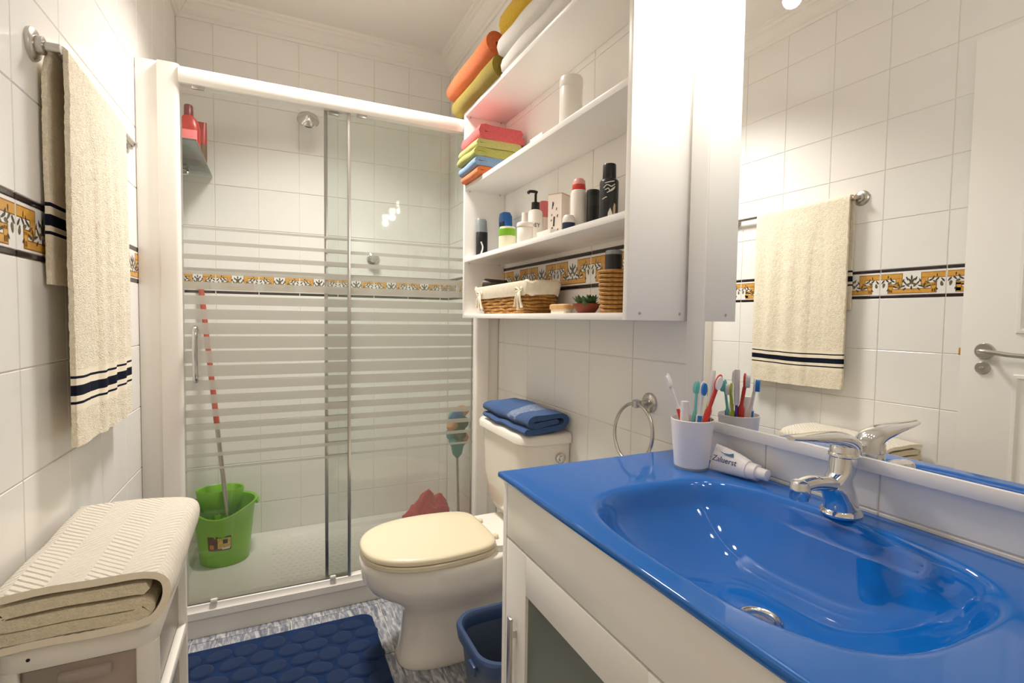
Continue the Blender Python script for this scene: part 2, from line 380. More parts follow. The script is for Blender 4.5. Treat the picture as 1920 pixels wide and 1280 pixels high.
def border_mesh(w_, h_):
    k = ('border', round(w_, 3))
    if k in TM: return TM[k]
    bm = NB(); a, b = w_/2, h_/2; th, bv = .0045, .001
    R = lambda d, z: [(-a+d, -b+d, z), (a-d, -b+d, z), (a-d, b-d, z), (-a+d, b-d, z)]
    loft(bm, [R(0, -th), R(0, -bv*.7), R(bv, 0)], 0, False, True)
    W = lambda u: (u-.5)*w_*.985
    H = lambda v: (v-.5)*h_
    def rect(u0, u1, v0, v1, mi, z): poly(bm, [(W(u0), H(v0)), (W(u1), H(v0)), (W(u1), H(v1)), (W(u0), H(v1))], mi, z)
    e, ev = .012, .028
    for u0, u1, v0, v1 in ((0, .345, .70, .90), (.655, 1, .70, .90), (.255, .345, .40, .72), (.655, .745, .40, .72), (.13, .195, .10, .42), (.805, .87, .10, .42), (.13, .87, .08, .23), (.13, .345, .35, .44), (.655, .87, .35, .44)):
        rect(max(0, u0-e), min(1, u1+e), v0-ev, v1+ev, 2, .00012)
    for u0, u1, v0, v1 in ((0, .345, .70, .90), (.655, 1, .70, .90), (.255, .345, .40, .72), (.655, .745, .40, .72), (.13, .195, .10, .42), (.805, .87, .10, .42), (.13, .87, .08, .23), (.13, .345, .35, .44), (.655, .87, .35, .44)):
        rect(u0, u1, v0, v1, 1, .00024)
    rnd = random.Random(3)
    L = []
    for s in (0, 1):
        f = (lambda u: u) if s == 0 else (lambda u: 1-u); d = 1 if s == 0 else -1
        L += [(f(.05), .42, .03, .016, 1.4*d, 3), (f(.035), .58, .028, .010, .9*d, 4), (f(.11), .62, .026, .010, 2.3*d, 4), (f(.15), .52, .024, .014, .4*d, 3), (f(.12), .78, .020, .007, 1.5*d, 4),
              (f(.20), .60, .030, .010, 2.6*d, 4), (f(.26), .50, .030, .010, .5*d, 3), (f(.17), .68, .024, .008, 1.9*d, 4), (f(.24), .34, .030, .010, 2.7*d, 4), (f(.31), .30, .024, .012, .6*d, 3),
              (f(.30), .42, .026, .009, 1.9*d, 4), (f(.12), .22, .018, .009, .9*d, 4), (f(.36), .36, .030, .010, .3*d, 4), (f(.40), .50, .030, .009, 2.2*d, 4), (f(.37), .60, .022, .008, 1.2*d, 4),
              (f(.43), .68, .026, .009, 1.9*d, 4), (f(.44), .40, .026, .012, 2.4*d, 3), (f(.39), .24, .022, .009, .8*d, 4)]
    L += [(.5, .56, .034, .022, 1.57, 3), (.5, .74, .026, .010, 1.57, 4), (.47, .62, .028, .010, 2.2, 4), (.53, .62, .028, .010, .9, 4), (.5, .30, .024, .010, 1.57, 4), (.46, .45, .026, .012, .3, 3), (.54, .45, .026, .012, 2.8, 3)]
    for i, (u, v, aa, bb, ro, mi) in enumerate(L): ell(bm, W(u), H(v), aa*w_*1.5, bb*h_*3.3, ro, mi, .0004+.00001*i)
    TM[k] = mesh(bm, ['tile', 'ochre', 'ochre_edge', 'olive', 'olive_dark'], False); return TM[k]
ROWS = [.01-.225+.225*i for i in range(7)] + [1.36]
ROWS = [.01, .235, .46, .685, .91, 1.135, 1.36]
UPPER = [1.485, 1.70, 1.915, 2.13, 2.345, 2.56, 2.79]
GAP = .0026
def lay(wall, base, u, n, cols, zmin=0):
    u, n = Vector(u).normalized(), Vector(n).normalized(); v = Vector((0, 0, 1)); base = Vector(base)
    def put(name, me, uc, zc):
        o = link(name, me, wall); p = base+u*uc
        o.matrix_local = Matrix(((u.x, v.x, n.x, p.x), (u.y, v.y, n.y, p.y), (u.z, v.z, n.z, zc), (0, 0, 0, 1)))
    for c0, c1 in zip(cols, cols[1:]):
        w_ = c1-c0-GAP; uc = (c0+c1)/2
        for seq in (ROWS, UPPER):
            for r0, r1 in zip(seq, seq[1:]):
                if r1 < zmin: continue
                put('tile', tile_mesh(w_, r1-r0-GAP), uc, (r0+r1)/2)
        put('border_tile', border_mesh(w_, .098), uc, 1.4225)
        put('listello', tile_mesh(w_-.002, .0115, 'listello'), uc, 1.4790)
        put('listello', tile_mesh(w_-.002, .0115, 'listello'), uc, 1.3665)
def edges(lo, hi, start, step):
    k = math.ceil((lo-start)/step+.12); out = [lo]
    while start+k*step < hi-.02: out.append(start+k*step); k += 1
    return out+[hi]
lay(WALL_B, (0, BY, 0), (1, 0, 0), (0, -1, 0), edges(LX(BY), RX, -.265, .2))
lay(WALL_R, (RX, 0, 0), (0, -1, 0), (-1, 0, 0), edges(-BY, -.02, -1.2375, .2345))
lay(WALL_L, (LX(0), 0, 0), (.02, 1, 0), (1, -.02, 0), edges(-.02, BY, 1.335, .24))

# floor tiles
fx = [-.64, -.29, .06, .41, .76, 1.02]; fy = [.10, .45, .80, 1.15, 1.50, 1.85, 2.20, 2.30]
for i in range(len(fx)-1):
    for j in range(len(fy)-1):
        x0, x1, y0, y1 = fx[i], fx[i+1], fy[j], fy[j+1]
        x0 = max(x0, LX(y0)-.003) if i == 0 else x0; x1 = min(x1, RX+.003)
        o = link('floor_tile', tile_mesh(x1-x0-.003, y1-y0-.003, 'floor_stone', .006, .001), FLOOR); o.location = ((x0+x1)/2, (y0+y1)/2, 0)

# cornice
PROF = [(0, 2.712), (.010, 2.712), (.013, 2.726), (.024, 2.730), (.036, 2.742), (.046, 2.760), (.056, 2.770), (.068, 2.773), (.071, 2.784), (.084, 2.787), (.087, 2.801), (0, 2.801)]
def cornice(name, a, b, u, n):
    bm = NB(); a, b, u, n = Vector(a), Vector(b), Vector(u), Vector(n)
    A = [tuple(a+u*d+n*d+Vector((0, 0, z))) for d, z in PROF]; B = [tuple(b-u*d+n*d+Vector((0, 0, z))) for d, z in PROF]
    loft(bm, [A, B]); struct(name, bm, 'ceilingpaint', 'moulded white plaster cornice under the ceiling', False)
cornice('trim_1', (LX(BY), BY, 0), (RX, BY, 0), (1, 0, 0), (0, -1, 0))
cornice('trim_2', (RX, BY, 0), (RX, NY, 0), (0, -1, 0), (-1, 0, 0))
cornice('trim_3', (LX(NY), NY, 0), (LX(BY), BY, 0), (.02, 1, 0), (1, -.02, 0))

# door leaf standing open flat against the left wall (seen in the mirror)
DR = bpy.data.objects.new('door_1', None); COL.objects.link(DR); DR.location = (-.43, .18, .01); DR['kind'] = 'structure'
DR['label'] = 'white panelled door leaf standing open against the left wall'
dx0, dx1, dy0, dy1, dz0, dz1 = -.440, -.402, .175, 1.012, .012, 2.30
bm = NB(); box(bm, dx0, dx1, dy0, dy1, dz0, dz1, 0, .003); part('leaf', bm, 'white_lacquer', DR)
for z0, z1 in ((.18, 1.08), (1.22, 2.14)):
    bm = NB(); y0, y1 = dy0+.12, dy1-.155
    loft(bm, [[(dx1+h, y0+d, z0+d), (dx1+h, y1-d, z0+d), (dx1+h, y1-d, z1-d), (dx1+h, y0+d, z1-d)] for d, h in ((0, -.002), (.004, .006), (.014, .007), (.02, .001), (.035, .001), (.05, .005))], 0, False, True)
    part('door_panel', bm, 'white_lacquer', DR, smooth=False)
hz, hy = 1.155, .938
bm = NB(); lathe(bm, [(.030, dx1-.002), (.030, dx1+.005), (.027, dx1+.009), (.012, dx1+.010)], (0, hy, hz), 28, axis='X')
R_ = part('rosette', bm, 'nickel', DR, 'brushed nickel handle rosette')
bm = NB(); tube(bm, smooth_path([(dx1+.006, hy, hz), (dx1+.04, hy, hz), (dx1+.052, hy-.012, hz), (dx1+.052, hy-.05, hz-.003), (dx1+.050, hy-.09, hz-.008), (dx1+.048, hy-.13, hz-.010)]), .0085, 12)
part('lever', bm, 'nickel', R_, 'brushed nickel door lever')
bm = NB(); lathe(bm, [(.023, dx1-.002), (.023, dx1+.004), (.020, dx1+.007), (.006, dx1+.007), (.006, dx1+.012), (.003, dx1+.013)], (0, hy+.004, hz-.062), 24, axis='X')
part('lock_rosette', bm, 'nickel', DR, 'round nickel lock rosette')
bm = NB(); box(bm, dx0+.012, dx1-.010, dy1-.004, dy1+.010, hz-.02, hz+.008, 0, .002); part('latch', bm, 'gold', DR)
for z in (.25, 1.2, 2.08):
    bm = NB(); lathe(bm, [(.007, z-.04), (.007, z+.04)], (dx0+.002, dy0-.004, 0), 12); part('hinge', bm, 'nickel', DR)

# ================================================================= shower
SY = 2.25
TRAYZ = .045
bm = NB(); xl, xr = LX(SY)+.004, RX-.004; xb = LX(BY)+.004; y0, y1 = SY-.012, BY-.004
def trr(d, z, yo=0): return [(xl+d, y0+d+yo, z), (xr-d, y0+d+yo, z), (xr-d, y1-d, z), (xb+d, y1-d, z)]
loft(bm, [trr(0, 0), trr(0, .066), trr(.006, .073), trr(.045, .073), trr(.060, .068), trr(.075, TRAYZ+.006), trr(.09, TRAYZ)], 0, True, True)
TRAY = thing('shower_tray', 'low white shower tray filling the end of the room', 'shower tray', (.27, 2.64, 0))
part('basin', bm, 'tray', TRAY, ang=25)
bm = NB()
for i in range(26):
    for j in range(14):
        x, y = .0+i*.034+(.017 if j % 2 else 0), 2.44+j*.034
        if x < .88: lathe(bm, [(.011, TRAYZ-.0005), (.009, TRAYZ+.0016)], (x, y, 0), 6, cap0=False)
pz = part('grip_dots', bm, 'tray', TRAY); pz['kind'] = 'stuff'
bm = NB(); lathe(bm, [(.045, TRAYZ-.001), (.045, TRAYZ+.003), (.03, TRAYZ+.005)], (.55, 2.62, 0), 24); part('drain_cover', bm, 'chrome', TRAY)

SC = thing('shower_screen', 'white framed sliding shower screen with striped glass', 'shower screen', (.27, SY, .07))
ztop, zrb = 2.155, 2.095
xP0, xP1, xP2 = LX(SY)+.001, -.372, -.303
bm = NB(); box(bm, xP0, xP1, SY-.004, SY+.03, .070, 2.163, 0, .002); part('filler_panel', bm, 'white_alu', SC)
def post(x0, x1, y0, y1, z0, z1, r):
    bm = NB(); loft(bm, [rrect(x0, x1, y0, y1, z, r) for z in (z0, z1)]); return bm
part('wall_post', post(xP1+.001, xP2, SY-.022, SY+.035, .070, 2.16, (.006, .018, .004, .004)), 'white_alu', SC)
bm = NB(); tube(bm, [(xP1+.001, SY-.012, .075), (xP1+.001, SY-.012, 2.155)], .0018, 6); part('seal', bm, 'grout', SC)
bm = NB()
sec = [(SY-.024, zrb), (SY-.030, zrb+.012), (SY-.031, ztop-.02), (SY-.024, ztop-.004), (SY-.012, ztop), (SY+.03, ztop), (SY+.03, zrb)]
loft(bm, [[(x, a, b) for a, b in sec] for x in (xP2-.002, .945)]); part('top_rail', bm, 'white_alu', SC)
bm = NB()
sec = [(SY-.010, .068), (SY-.022, .078), (SY-.022, .104), (SY-.014, .112), (SY-.012, .128), (SY-.004, .133), (SY+.03, .133), (SY+.034, .12), (SY+.034, .068)]
loft(bm, [[(x, a, b) for a, b in sec] for x in (xP2-.002, .945)]); part('bottom_rail', bm, 'white_alu', SC)
part('jamb', post(.862, .934, SY-.020, SY+.03, .070, 2.16, (.014, .010, .004, .004)), 'white_alu', SC, 'white jamb by the right wall')
bm = NB(); box(bm, .933, .9885, SY+.002, SY+.03, .070, 2.16, 0, .002); part('filler_panel', bm, 'white_alu', SC)
ST = []
lo, hi = .657, 1.575; N = 18
for k in range(N):
    z = lo+(hi-lo)*k/(N-1); t = 1-abs(k-(N-1)/2)/((N-1)/2)
    ST.append((z, .0095+.0365*min(1, t*1.12)))
def pane(name, x0, x1, y, m, label):
    bm = NB(); box(bm, x0, x1, y-.0025, y+.0025, .125, zrb+.012); p = part(name, bm, m, SC, label, smooth=False)
    for z, h in ST:
        bm = NB(); box(bm, x0+.004, x1-.004, y-.0031, y-.0027, z-h/2, z+h/2); part('frosted_stripe', bm, 'frost', p, smooth=False)
    return p
pA = pane('glass_panel', xP2-.004, .298, SY-.006, 'glass_clear', 'clear sliding glass leaf with frosted stripes')
pB = pane('glass_panel', .198, .866, SY+.016, 'glass_hazy', 'hazy greenish glass leaf with frosted stripes')
for x, y, pp_ in ((.203, SY+.016, pB), (.293, SY-.006, pA)):
    bm = NB(); box(bm, x-.0065, x+.0065, y-.006, y+.006, .125, zrb+.012, 0, .0015); part('stile', bm, 'alu', pp_)
h0, h1 = aty(369, 614, SY-.05), aty(375, 715, SY-.05)
bm = NB(); xa = -.262
tube(bm, smooth_path([(xa, SY-.008, h0.z-.01), (xa, SY-.032, h0.z-.002), (xa, SY-.046, h0.z-.03), (xa, SY-.05, (h0.z+h1.z)/2), (xa, SY-.046, h1.z+.03), (xa, SY-.032, h1.z+.002), (xa, SY-.008, h1.z+.01)]), .0095, 12)
HD = part('pull_handle', bm, 'chrome', pA, 'curved chrome pull handle')
for x, y in ((-.245, SY-.01), (.235, SY+.012), (.345, SY-.012)):
    bm = NB(); box(bm, x-.02, x+.02, y-.006, y+.006, zrb-.014, zrb+.004, 0, .003); part('roller_clip', bm, 'alu', SC)
for x, y in ((-.215, SY-.015), (.225, SY-.014)):
    bm = NB(); box(bm, x-.012, x+.012, y-.006, y+.006, .128, .146, 0, .004); part('guide', bm, 'white_plastic', SC)
bm = NB(); tube(bm, [(.856, SY+.012, .13), (.856, SY+.012, 2.09)], .0025, 6); part('edge_seal', bm, 'green_plastic_dark' if False else 'alu', SC)

# bucket
BK = Vector((-.222, 2.83, TRAYZ))
bm = NB(); n = 48
def bring(r, z, dip=0, ox=0):
    R = []
    for i in range(n):
        a = 2*PI*i/n; s = 1+.10*max(0, math.cos(a-1.2*PI*1.25))**6*(1 if dip else 0)
        zz = z-dip*max(0, math.cos(a+PI*.56))**3
        R.append((BK.x+r*math.cos(a)*s, BK.y+r*math.sin(a)*s*.96, zz))
    return R
B0 = TRAYZ
loft(bm, [bring(.103, B0), bring(.107, B0+.004), bring(.117, B0+.10), bring(.127, B0+.20), bring(.136, B0+.27, .035), bring(.147, B0+.282, .04), bring(.149, B0+.290, .042), bring(.146, B0+.294, .042), bring(.135, B0+.288, .04), bring(.130, B0+.262, .03), bring(.112, B0+.07), bring(.098, B0+.012)], 0, True, True)
BU = thing('mop_bucket', 'bright green plastic mop bucket with wringer in the shower', 'bucket', BK)
part('tub', bm, 'green_plastic', BU)
bm = NB()
def wr(r0, z): return [(BK.x-.022+r0*math.cos(2*PI*i/32), BK.y+.060+r0*.64*math.sin(2*PI*i/32), z) for i in range(32)]
loft(bm, [wr(.062, B0+.23), wr(.088, B0+.28), wr(.098, B0+.335), wr(.104, B0+.339), wr(.107, B0+.332), wr(.097, B0+.27), wr(.070, B0+.222)], 0, False, False)
W_ = part('wringer', bm, 'green_plastic', BU)
bm = NB()
for i in range(9):
    a = 2*PI*i/9
    tube(bm, [(BK.x-.022+.062*math.cos(a), BK.y+.060+.040*math.sin(a), B0+.23), (BK.x-.022+.025*math.cos(a), BK.y+.060+.016*math.sin(a), B0+.212)], .006, 6)
part('wringer_teeth', bm, 'green_plastic_dark', W_)
bm = NB(); P = [(BK.x+.15*math.cos(a), BK.y+.145*math.sin(a), B0+.278) for a in [(-.30+1.75*i/16)*1.0 for i in range(17)]]
tube(bm, P, .007, 8); part('carry_handle', bm, 'green_plastic', BU)
# sticker, wrapped on the tub
def sticker(a0, a1, z0, z1, mi, off, bm):
    k = 8; R = lambda z: .1075+(.127-.1075)*((z-B0)/.20)
    for i in range(k):
        q = []
        for (a, z) in ((a0+(a1-a0)*i/k, z0), (a0+(a1-a0)*(i+1)/k, z0), (a0+(a1-a0)*(i+1)/k, z1), (a0+(a1-a0)*i/k, z1)):
            r = R(z)+.0022+off; q.append(bm.verts.new((BK.x+r*math.cos(a), BK.y+r*.96*math.sin(a)-off*.3, z)))
        f = bm.faces.new(q); f.material_index = mi
bm = NB(); a0, a1 = -2.10, -1.28
sticker(a0, a1, B0+.088, B0+.158, 0, .0012, bm); sticker(a0+.36, a1-.02, B0+.098, B0+.148, 1, .0018, bm)
sticker(a0+.07, a0+.22, B0+.098, B0+.118, 2, .0018, bm); sticker(a0+.30, a1-.02, B0+.151, B0+.158, 3, .0022, bm); sticker(a0+.54, a1-.12, B0+.122, B0+.143, 3, .0024, bm); sticker(a0+.50, a1-.05, B0+.094, B0+.104, 4, .0026, bm)
part('sticker', bm, ['sticker_brown', 'sticker_yellow', 'sticker_orange', 'ink_dark', 'ink_white'], BU, 'printed brown and yellow sticker')

# mop
MB_, MT_ = Vector((-.188, 2.748, TRAYZ+.08)), Vector((-.330, 3.012, 1.40))
MO = thing('mop', 'mop with red handle sleeve leaning in the green bucket', 'mop', MB_)
def mp_(t): return MB_.lerp(MT_, t)
bm = NB(); tube(bm, [mp_(0.02), mp_(.46)], .0105, 12); part('pole', bm, 'steel_pole', MO, 'metal lower pole')
bm = NB(); tube(bm, [mp_(.46), mp_(1)], .0128, 12); part('handle_sleeve', bm, 'pole_red', MO, 'red-brown upper handle sleeve')
bm = NB()
for i in range(22):
    a = 2*PI*i/22; tube(bm, [MB_+Vector((0, .002, .05)), MB_.lerp(Vector((BK.x, BK.y, MB_.z)), .35)+Vector((.016*math.cos(a), .016*math.sin(a), .0)), Vector((BK.x+.074*math.cos(a), BK.y+.068*math.sin(a), B0+.0185))], .006, 5)
pp_ = part('mop_head', bm, 'linen', MO); pp_['kind'] = 'stuff'

# glass shelf, bottles, shower head, mixer
GS = thing('shower_shelf', 'green-tinted glass shelf on the shower side wall', 'shelf', (-.35, 2.72, 1.945))
bm = NB(); loft(bm, [[(LX(2.42)+.001, 2.42, z), (-.272, 2.42, z), (-.272, 3.024, z), (LX(3.03)+.001, 3.024, z)] for z in (1.945, 1.952)]); part('glass_plate', bm, 'shelf_glass', GS, smooth=False)
for y in (2.56, 2.90):
    bm = NB(); xw = LX(y); tube(bm, smooth_path([(xw-.001, y, 1.925), (xw+.05, y, 1.922), (xw+.062, y, 1.935), (xw+.05, y, 1.9435), (xw+.015, y, 1.9435)]), .006, 8); part('bracket', bm, 'chrome', GS)
RB = thing('shampoo_bottle', 'red bottle standing on the glass shower shelf', 'bottle', (-.335, 2.72, 1.952))
bm = NB(); loft(bm, [sup(-.335, 2.72, 1.952+z, a, b, 24, 3) for z, a, b in ((0, .040, .026), (.01, .044, .03), (.13, .044, .03), (.165, .036, .026), (.185, .02, .018))]); part('body', bm, 'red_bottle', RB)
bm = NB(); loft(bm, [sup(-.335, 2.72, 2.136+z, a, a, 20, 2) for z, a in ((0, .019), (.045, .018), (.05, .014))]); part('cap', bm, 'dark_red', RB)
bm = NB(); box(bm, -.372, -.300, 2.6885, 2.691, 1.975, 2.07, 0, .001); part('label_patch', bm, 'pink_cap', RB)
BB = thing('conditioner_bottle', 'dark brown and red tube beside the red bottle on the shelf', 'bottle', (-.300, 2.84, 1.952))
bm = NB(); loft(bm, [sup(-.300, 2.84, 1.952+z, a, b, 24, 2.6) for z, a, b in ((0, .021, .021), (.03, .023, .023), (.16, .023, .014), (.20, .022, .004))]); part('tube', bm, 'brown', BB)
bm = NB(); loft(bm, [sup(-.300, 2.84, 1.952+z, a, b, 24, 2.6) for z, a, b in ((.10, .0236, .0196), (.16, .0236, .0146), (.205, .0226, .0046))]); part('red_band', bm, 'red_bottle', BB)
SH = thing('wall_shower', 'round chrome shower head on the back wall', 'shower head', (.18, 3.02, 2.17))
hx, hz2 = .175, 2.285
bm = NB(); lathe(bm, [(.03, BY+.001), (.03, BY-.008), (.014, BY-.014)], (hx, 0, hz2+.03), 24, axis='Y'); part('flange', bm, 'chrome', SH)
bm = NB(); tube(bm, smooth_path([(hx, BY-.005, hz2+.03), (hx, BY-.05, hz2+.035), (hx, BY-.09, hz2+.015)]), .010, 10); part('arm', bm, 'chrome', SH)
bm = NB(); lathe(bm, [(.012, .04), (.02, .028), (.052, .01), (.056, 0), (.050, -.006), (.03, -.008), (.028, -.004), (.012, -.005)], (0, 0, 0), 32)
bmesh.ops.rotate(bm, verts=bm.verts, matrix=Matrix.Rotation(math.radians(62), 3, 'X')); bmesh.ops.translate(bm, verts=bm.verts, vec=(hx, BY-.105, hz2-.005))
part('head', bm, 'chrome', SH)
MX = thing('shower_mixer', 'chrome shower mixer knob on the back wall', 'tap', (.53, 3.0, 1.59))
bm = NB(); lathe(bm, [(.036, BY+.001), (.036, BY-.006), (.024, BY-.012), (.024, BY-.05), (.021, BY-.056)], (.53, 0, 1.585), 24, axis='Y'); part('body', bm, 'chrome', MX)
bm = NB(); box(bm, .49, .525, BY-.05, BY-.035, 1.572, 1.598, 0, .006); part('lever', bm, 'chrome', MX)

# bath brush and pink net in the far corner of the tray
BR = thing('cleaning_brush', 'upright brush with teal collar and coloured puffs in the shower corner', 'brush', (.905, 2.60, TRAYZ))
bm = NB(); tube(bm, [(.915, 2.59, TRAYZ), (.905, 2.60, .52)], .007, 10); part('handle', bm, 'steel_pole', BR)
bm = NB(); lathe(bm, [(.009, .49), (.026, .51), (.034, .55), (.05, .58), (.03, .60)], (.905, 2.60, 0), 20); part('collar', bm, 'teal_plastic', BR)
rnd = random.Random(5)
for i, m in enumerate(['puff_peach', 'puff_teal', 'puff_green', 'puff_blue', 'puff_peach', 'puff_green', 'puff_teal', 'puff_blue', 'puff_peach']):
    a = i*2.4; c = Vector((.905+.028*math.cos(a), 2.60+.034*math.sin(a), .595+.018*i))
    bm = NB(); bmesh.ops.create_icosphere(bm, subdivisions=2, radius=.036)
    for v in bm.verts: v.co = v.co*(1+.35*noise.noise(v.co*60+Vector((i*3, 0, 0)))) + c
    part('puff', bm, m, BR)
bm = NB(); bmesh.ops.create_icosphere(bm, subdivisions=5, radius=1)
for v in bm.verts:
    d = 1+.22*noise.noise(v.co*2.2)+.10*noise.noise(v.co*6)+.04*noise.noise(v.co*15)
    v.co = Vector((v.co.x*.155*d, v.co.y*.12*d, max(-.0, v.co.z)*.22*d*(1-.25*abs(v.co.x))))+Vector((.79, 2.74, TRAYZ+.001))
solid('net_sponge', bm, 'pink_net', 'crumpled pink net bundle on the shower tray behind the glass', 'bath sponge')

# ================================================================= toilet
TY = 1.80
TO = thing('toilet', 'white ceramic toilet with cream lid between vanity and shower', 'toilet', (.62, TY, 0))
bm = NB()
secs = [(0, .635, .232, .108, 2.9), (.012, .635, .236, .112, 2.9), (.03, .635, .228, .104, 2.8), (.10, .64, .222, .098, 2.6), (.18, .645, .225, .100, 2.5), (.215, .640, .236, .112, 2.4), (.25, .625, .268, .140, 2.3), (.29, .605, .302, .168, 2.25), (.33, .60, .322, .182, 2.25), (.37, .60, .328, .187, 2.3), (.395, .60, .330, .188, 2.3), (.402, .60, .324, .183, 2.3)]
loft(bm, [sup(cx, TY, z, a, b, 56, e) for z, cx, a, b, e in secs]); part('bowl', bm, 'ceramic', TO, ang=60)
bm = NB(); loft(bm, [rrect(.70, .985, TY-.15, TY+.15, z, (.06, .004, .004, .06)) for z in (.34, .425)]); part('tank_shelf', bm, 'ceramic', TO)
def lidring(z, g=0):
    R = []; n = 64
    for i in range(n):
        a = 2*PI*i/n; c, s = math.cos(a), math.sin(a)
        if c < 0: x = .535+c*abs(c)**(-.16 if abs(c) > 1e-6 else 0)*(.262-g); y = math.copysign(abs(s)**.86, s)*(.197-g)
        else:
            e = 5.5; k = (abs(c)**e+abs(s)**e)**(-1/e); x = .535+c*k*(.205-g); y = s*k*(.197-.022*(c*k)**1.5-g)
        R.append((x, TY+y, z))
    return R
bm = NB(); loft(bm, [lidring(.404, .006), lidring(.408, .001), lidring(.420, 0), lidring(.424, .004)]); part('seat', bm, 'seat_cream', TO, 'cream seat')
bm = NB(); loft(bm, [lidring(.426, .005), lidring(.429, 0), lidring(.441, 0), lidring(.447, .004), lidring(.450, .014), lidring(.452, .05), lidring(.453, .10)]); part('lid', bm, 'seat_cream', TO, 'cream closed lid')
for s in (-1, 1):
    bm = NB(); lathe(bm, [(.013, .41), (.013, .435), (.009, .439)], (.752, TY+s*.08, 0), 16); part('hinge', bm, 'seat_cream', TO)
t0, t1 = 1.575, 2.03
bm = NB()
def trk(z, g, gx=0): return rrect(.795+gx+g, .986, t0+g, t1-g, z, (.075, .004, .004, .075), 8)
loft(bm, [trk(.425, .045, .05), trk(.45, .026, .03), trk(.50, .016, .015), trk(.62, .008, .004), trk(.80, .004)]); part('tank', bm, 'ceramic', TO, ang=50)
bm = NB(); loft(bm, [trk(.797, -.004), trk(.801, -.010), trk(.822, -.010), trk(.832, -.004), trk(.836, .008), trk(.838, .03)]); part('tank_lid', bm, 'ceramic', TO, ang=50)
bm = NB(); lathe(bm, [(.019, t0+.012), (.019, t0-.004), (.015, t0-.007), (.011, t0-.007), (.010, t0-.012), (.004, t0-.013)], (.945, 0, .745), 24, axis='Y'); part('flush_button', bm, 'chrome', TO, 'chrome flush button')
# folded blue towel on the tank
bm = NB()
ribbon(bm, [(-.080, .014), (.02, .013), (.068, .016), (.084, .040), (.066, .062), (.0, .060), (-.055, .058), (-.070, .046), (-.05, .034), (.0, .037), (.050, .039)], .0195, (-.010, .375, .0), (.880, 1.572, .840), (1, .05, 0), (0, 0, 1), 30, 0, .013, 2)
for f in bm.faces:
    c = f.calc_center_median()
    if 1.66 < c.y < 1.735 and c.z > .885: f.material_index = 1
TW = solid('hand_towel', bm, ['blue_towel', 'blue_towel_band'], 'folded blue hand towel with grey band on the toilet tank', 'towel', ang=70)

# bath mat with pebbles
MA = thing('bath_mat', 'dark blue memory-foam bath mat with pebble relief on the floor', 'bath mat', (0, 1.86, 0))
mx0, mx1, my0, my1 = -.42, .365, 1.585, 2.125
bm = NB(); loft(bm, [rrect(mx0+d, mx1-d, my0+d, my1-d, z, (.045,)*4, 8) for z, d in ((.001, .002), (.008, 0), (.014, .002), (.016, .006))]); part('base', bm, 'mat_blue', MA, ang=60)
bm = NB()
lathe(bm, [(1, 0), (.96, .6), (.80, .9), (.35, 1.0)], (0, 0, 0), 16, cap0=False); PB = mesh(bm, 'mat_pebble')
rnd = random.Random(11)
row = 0; y = my0+.046
while y < my1-.036:
    x = mx0+.050+(.046 if row % 2 else 0)
    while x < mx1-.040:
        o = link('pebble', PB, MA); k = rnd.uniform(.84, 1.08)
        o.location = Vector((x+rnd.uniform(-.006, .006), y+rnd.uniform(-.005, .005), .0145))-Vector(MA.location)
        o.scale = (.0455*k, .0375*(1.92-k), .0085); o.rotation_euler = (0, 0, rnd.uniform(-.5, .5)); x += .0925
    y += .0705; row += 1

# waste bin
BN = thing('waste_bin', 'navy plastic waste bin with rounded rim beside the toilet', 'bin', (.655, 1.38, 0))
def bn(z, g, e=0): return rrect(.515+g, .80-g, 1.235+g, 1.53-g, z, (.075-g*.3,)*4, 8)
bm = NB(); loft(bm, [bn(0, .045), bn(.006, .040), bn(.14, .024), bn(.262, .012), bn(.262, .017), bn(.14, .029), bn(.012, .047)], 0, True, True); part('body', bm, 'grey_plastic', BN, 'slate grey bin body')
bm = NB(); loft(bm, [bn(.246, .009), bn(.249, .003), bn(.284, -.002), bn(.292, .002), bn(.292, .012), bn(.284, .017), bn(.250, .0195), bn(.246, .018)], 0, False, False)
part('rim', bm, 'navy_plastic', BN, 'navy rim')
bm = NB(); box(bm, .506, .518, 1.30, 1.345, .232, .262, 0, .004); part('handle_tab', bm, 'navy_plastic', BN)
bm = NB(); loft(bm, [bn(.05, .05), bn(.052, .055)]); part('bag', bm, 'rubber', BN)

# ================================================================= vanity
VZ = .903; VX0, VX1, VY0, VY1 = .462, .989, .165, 1.045
VA = thing('vanity_cabinet', 'white vanity cabinet with drawer and glazed door under the blue basin', 'cabinet', (.73, .6, 0))
bx0, by0, by1 = .492, VY0+.008, VY1-.006
bm = NB(); box(bm, .474, .986, by1-.018, by1, .0, VZ-.014, 0, .001); part('side_panel', bm, 'white_lacquer', VA)
bm = NB(); box(bm, .474, .986, by0, by0+.018, .0, VZ-.014, 0, .001); part('side_panel', bm, 'white_lacquer', VA)
bm = NB(); box(bm, bx0+.004, .986, by0+.018, by1-.018, .08, .098); box(bm, bx0+.004, .986, by0+.018, by1-.018, .735, .75); box(bm, .975, .986, by0+.018, by1-.018, .098, .735); box(bm, bx0+.02, .51+.02, by0+.018, by1-.018, 0, .08); part('carcass', bm, 'white_lacquer', VA, smooth=False)
bm = NB(); box(bm, .474, .492, by0+.021, by1-.021, .762, VZ-.016, 0, .0015); part('drawer_front', bm, 'white_lacquer', VA)
fy0, fy1 = by0+.021, by1-.021; ym = .445
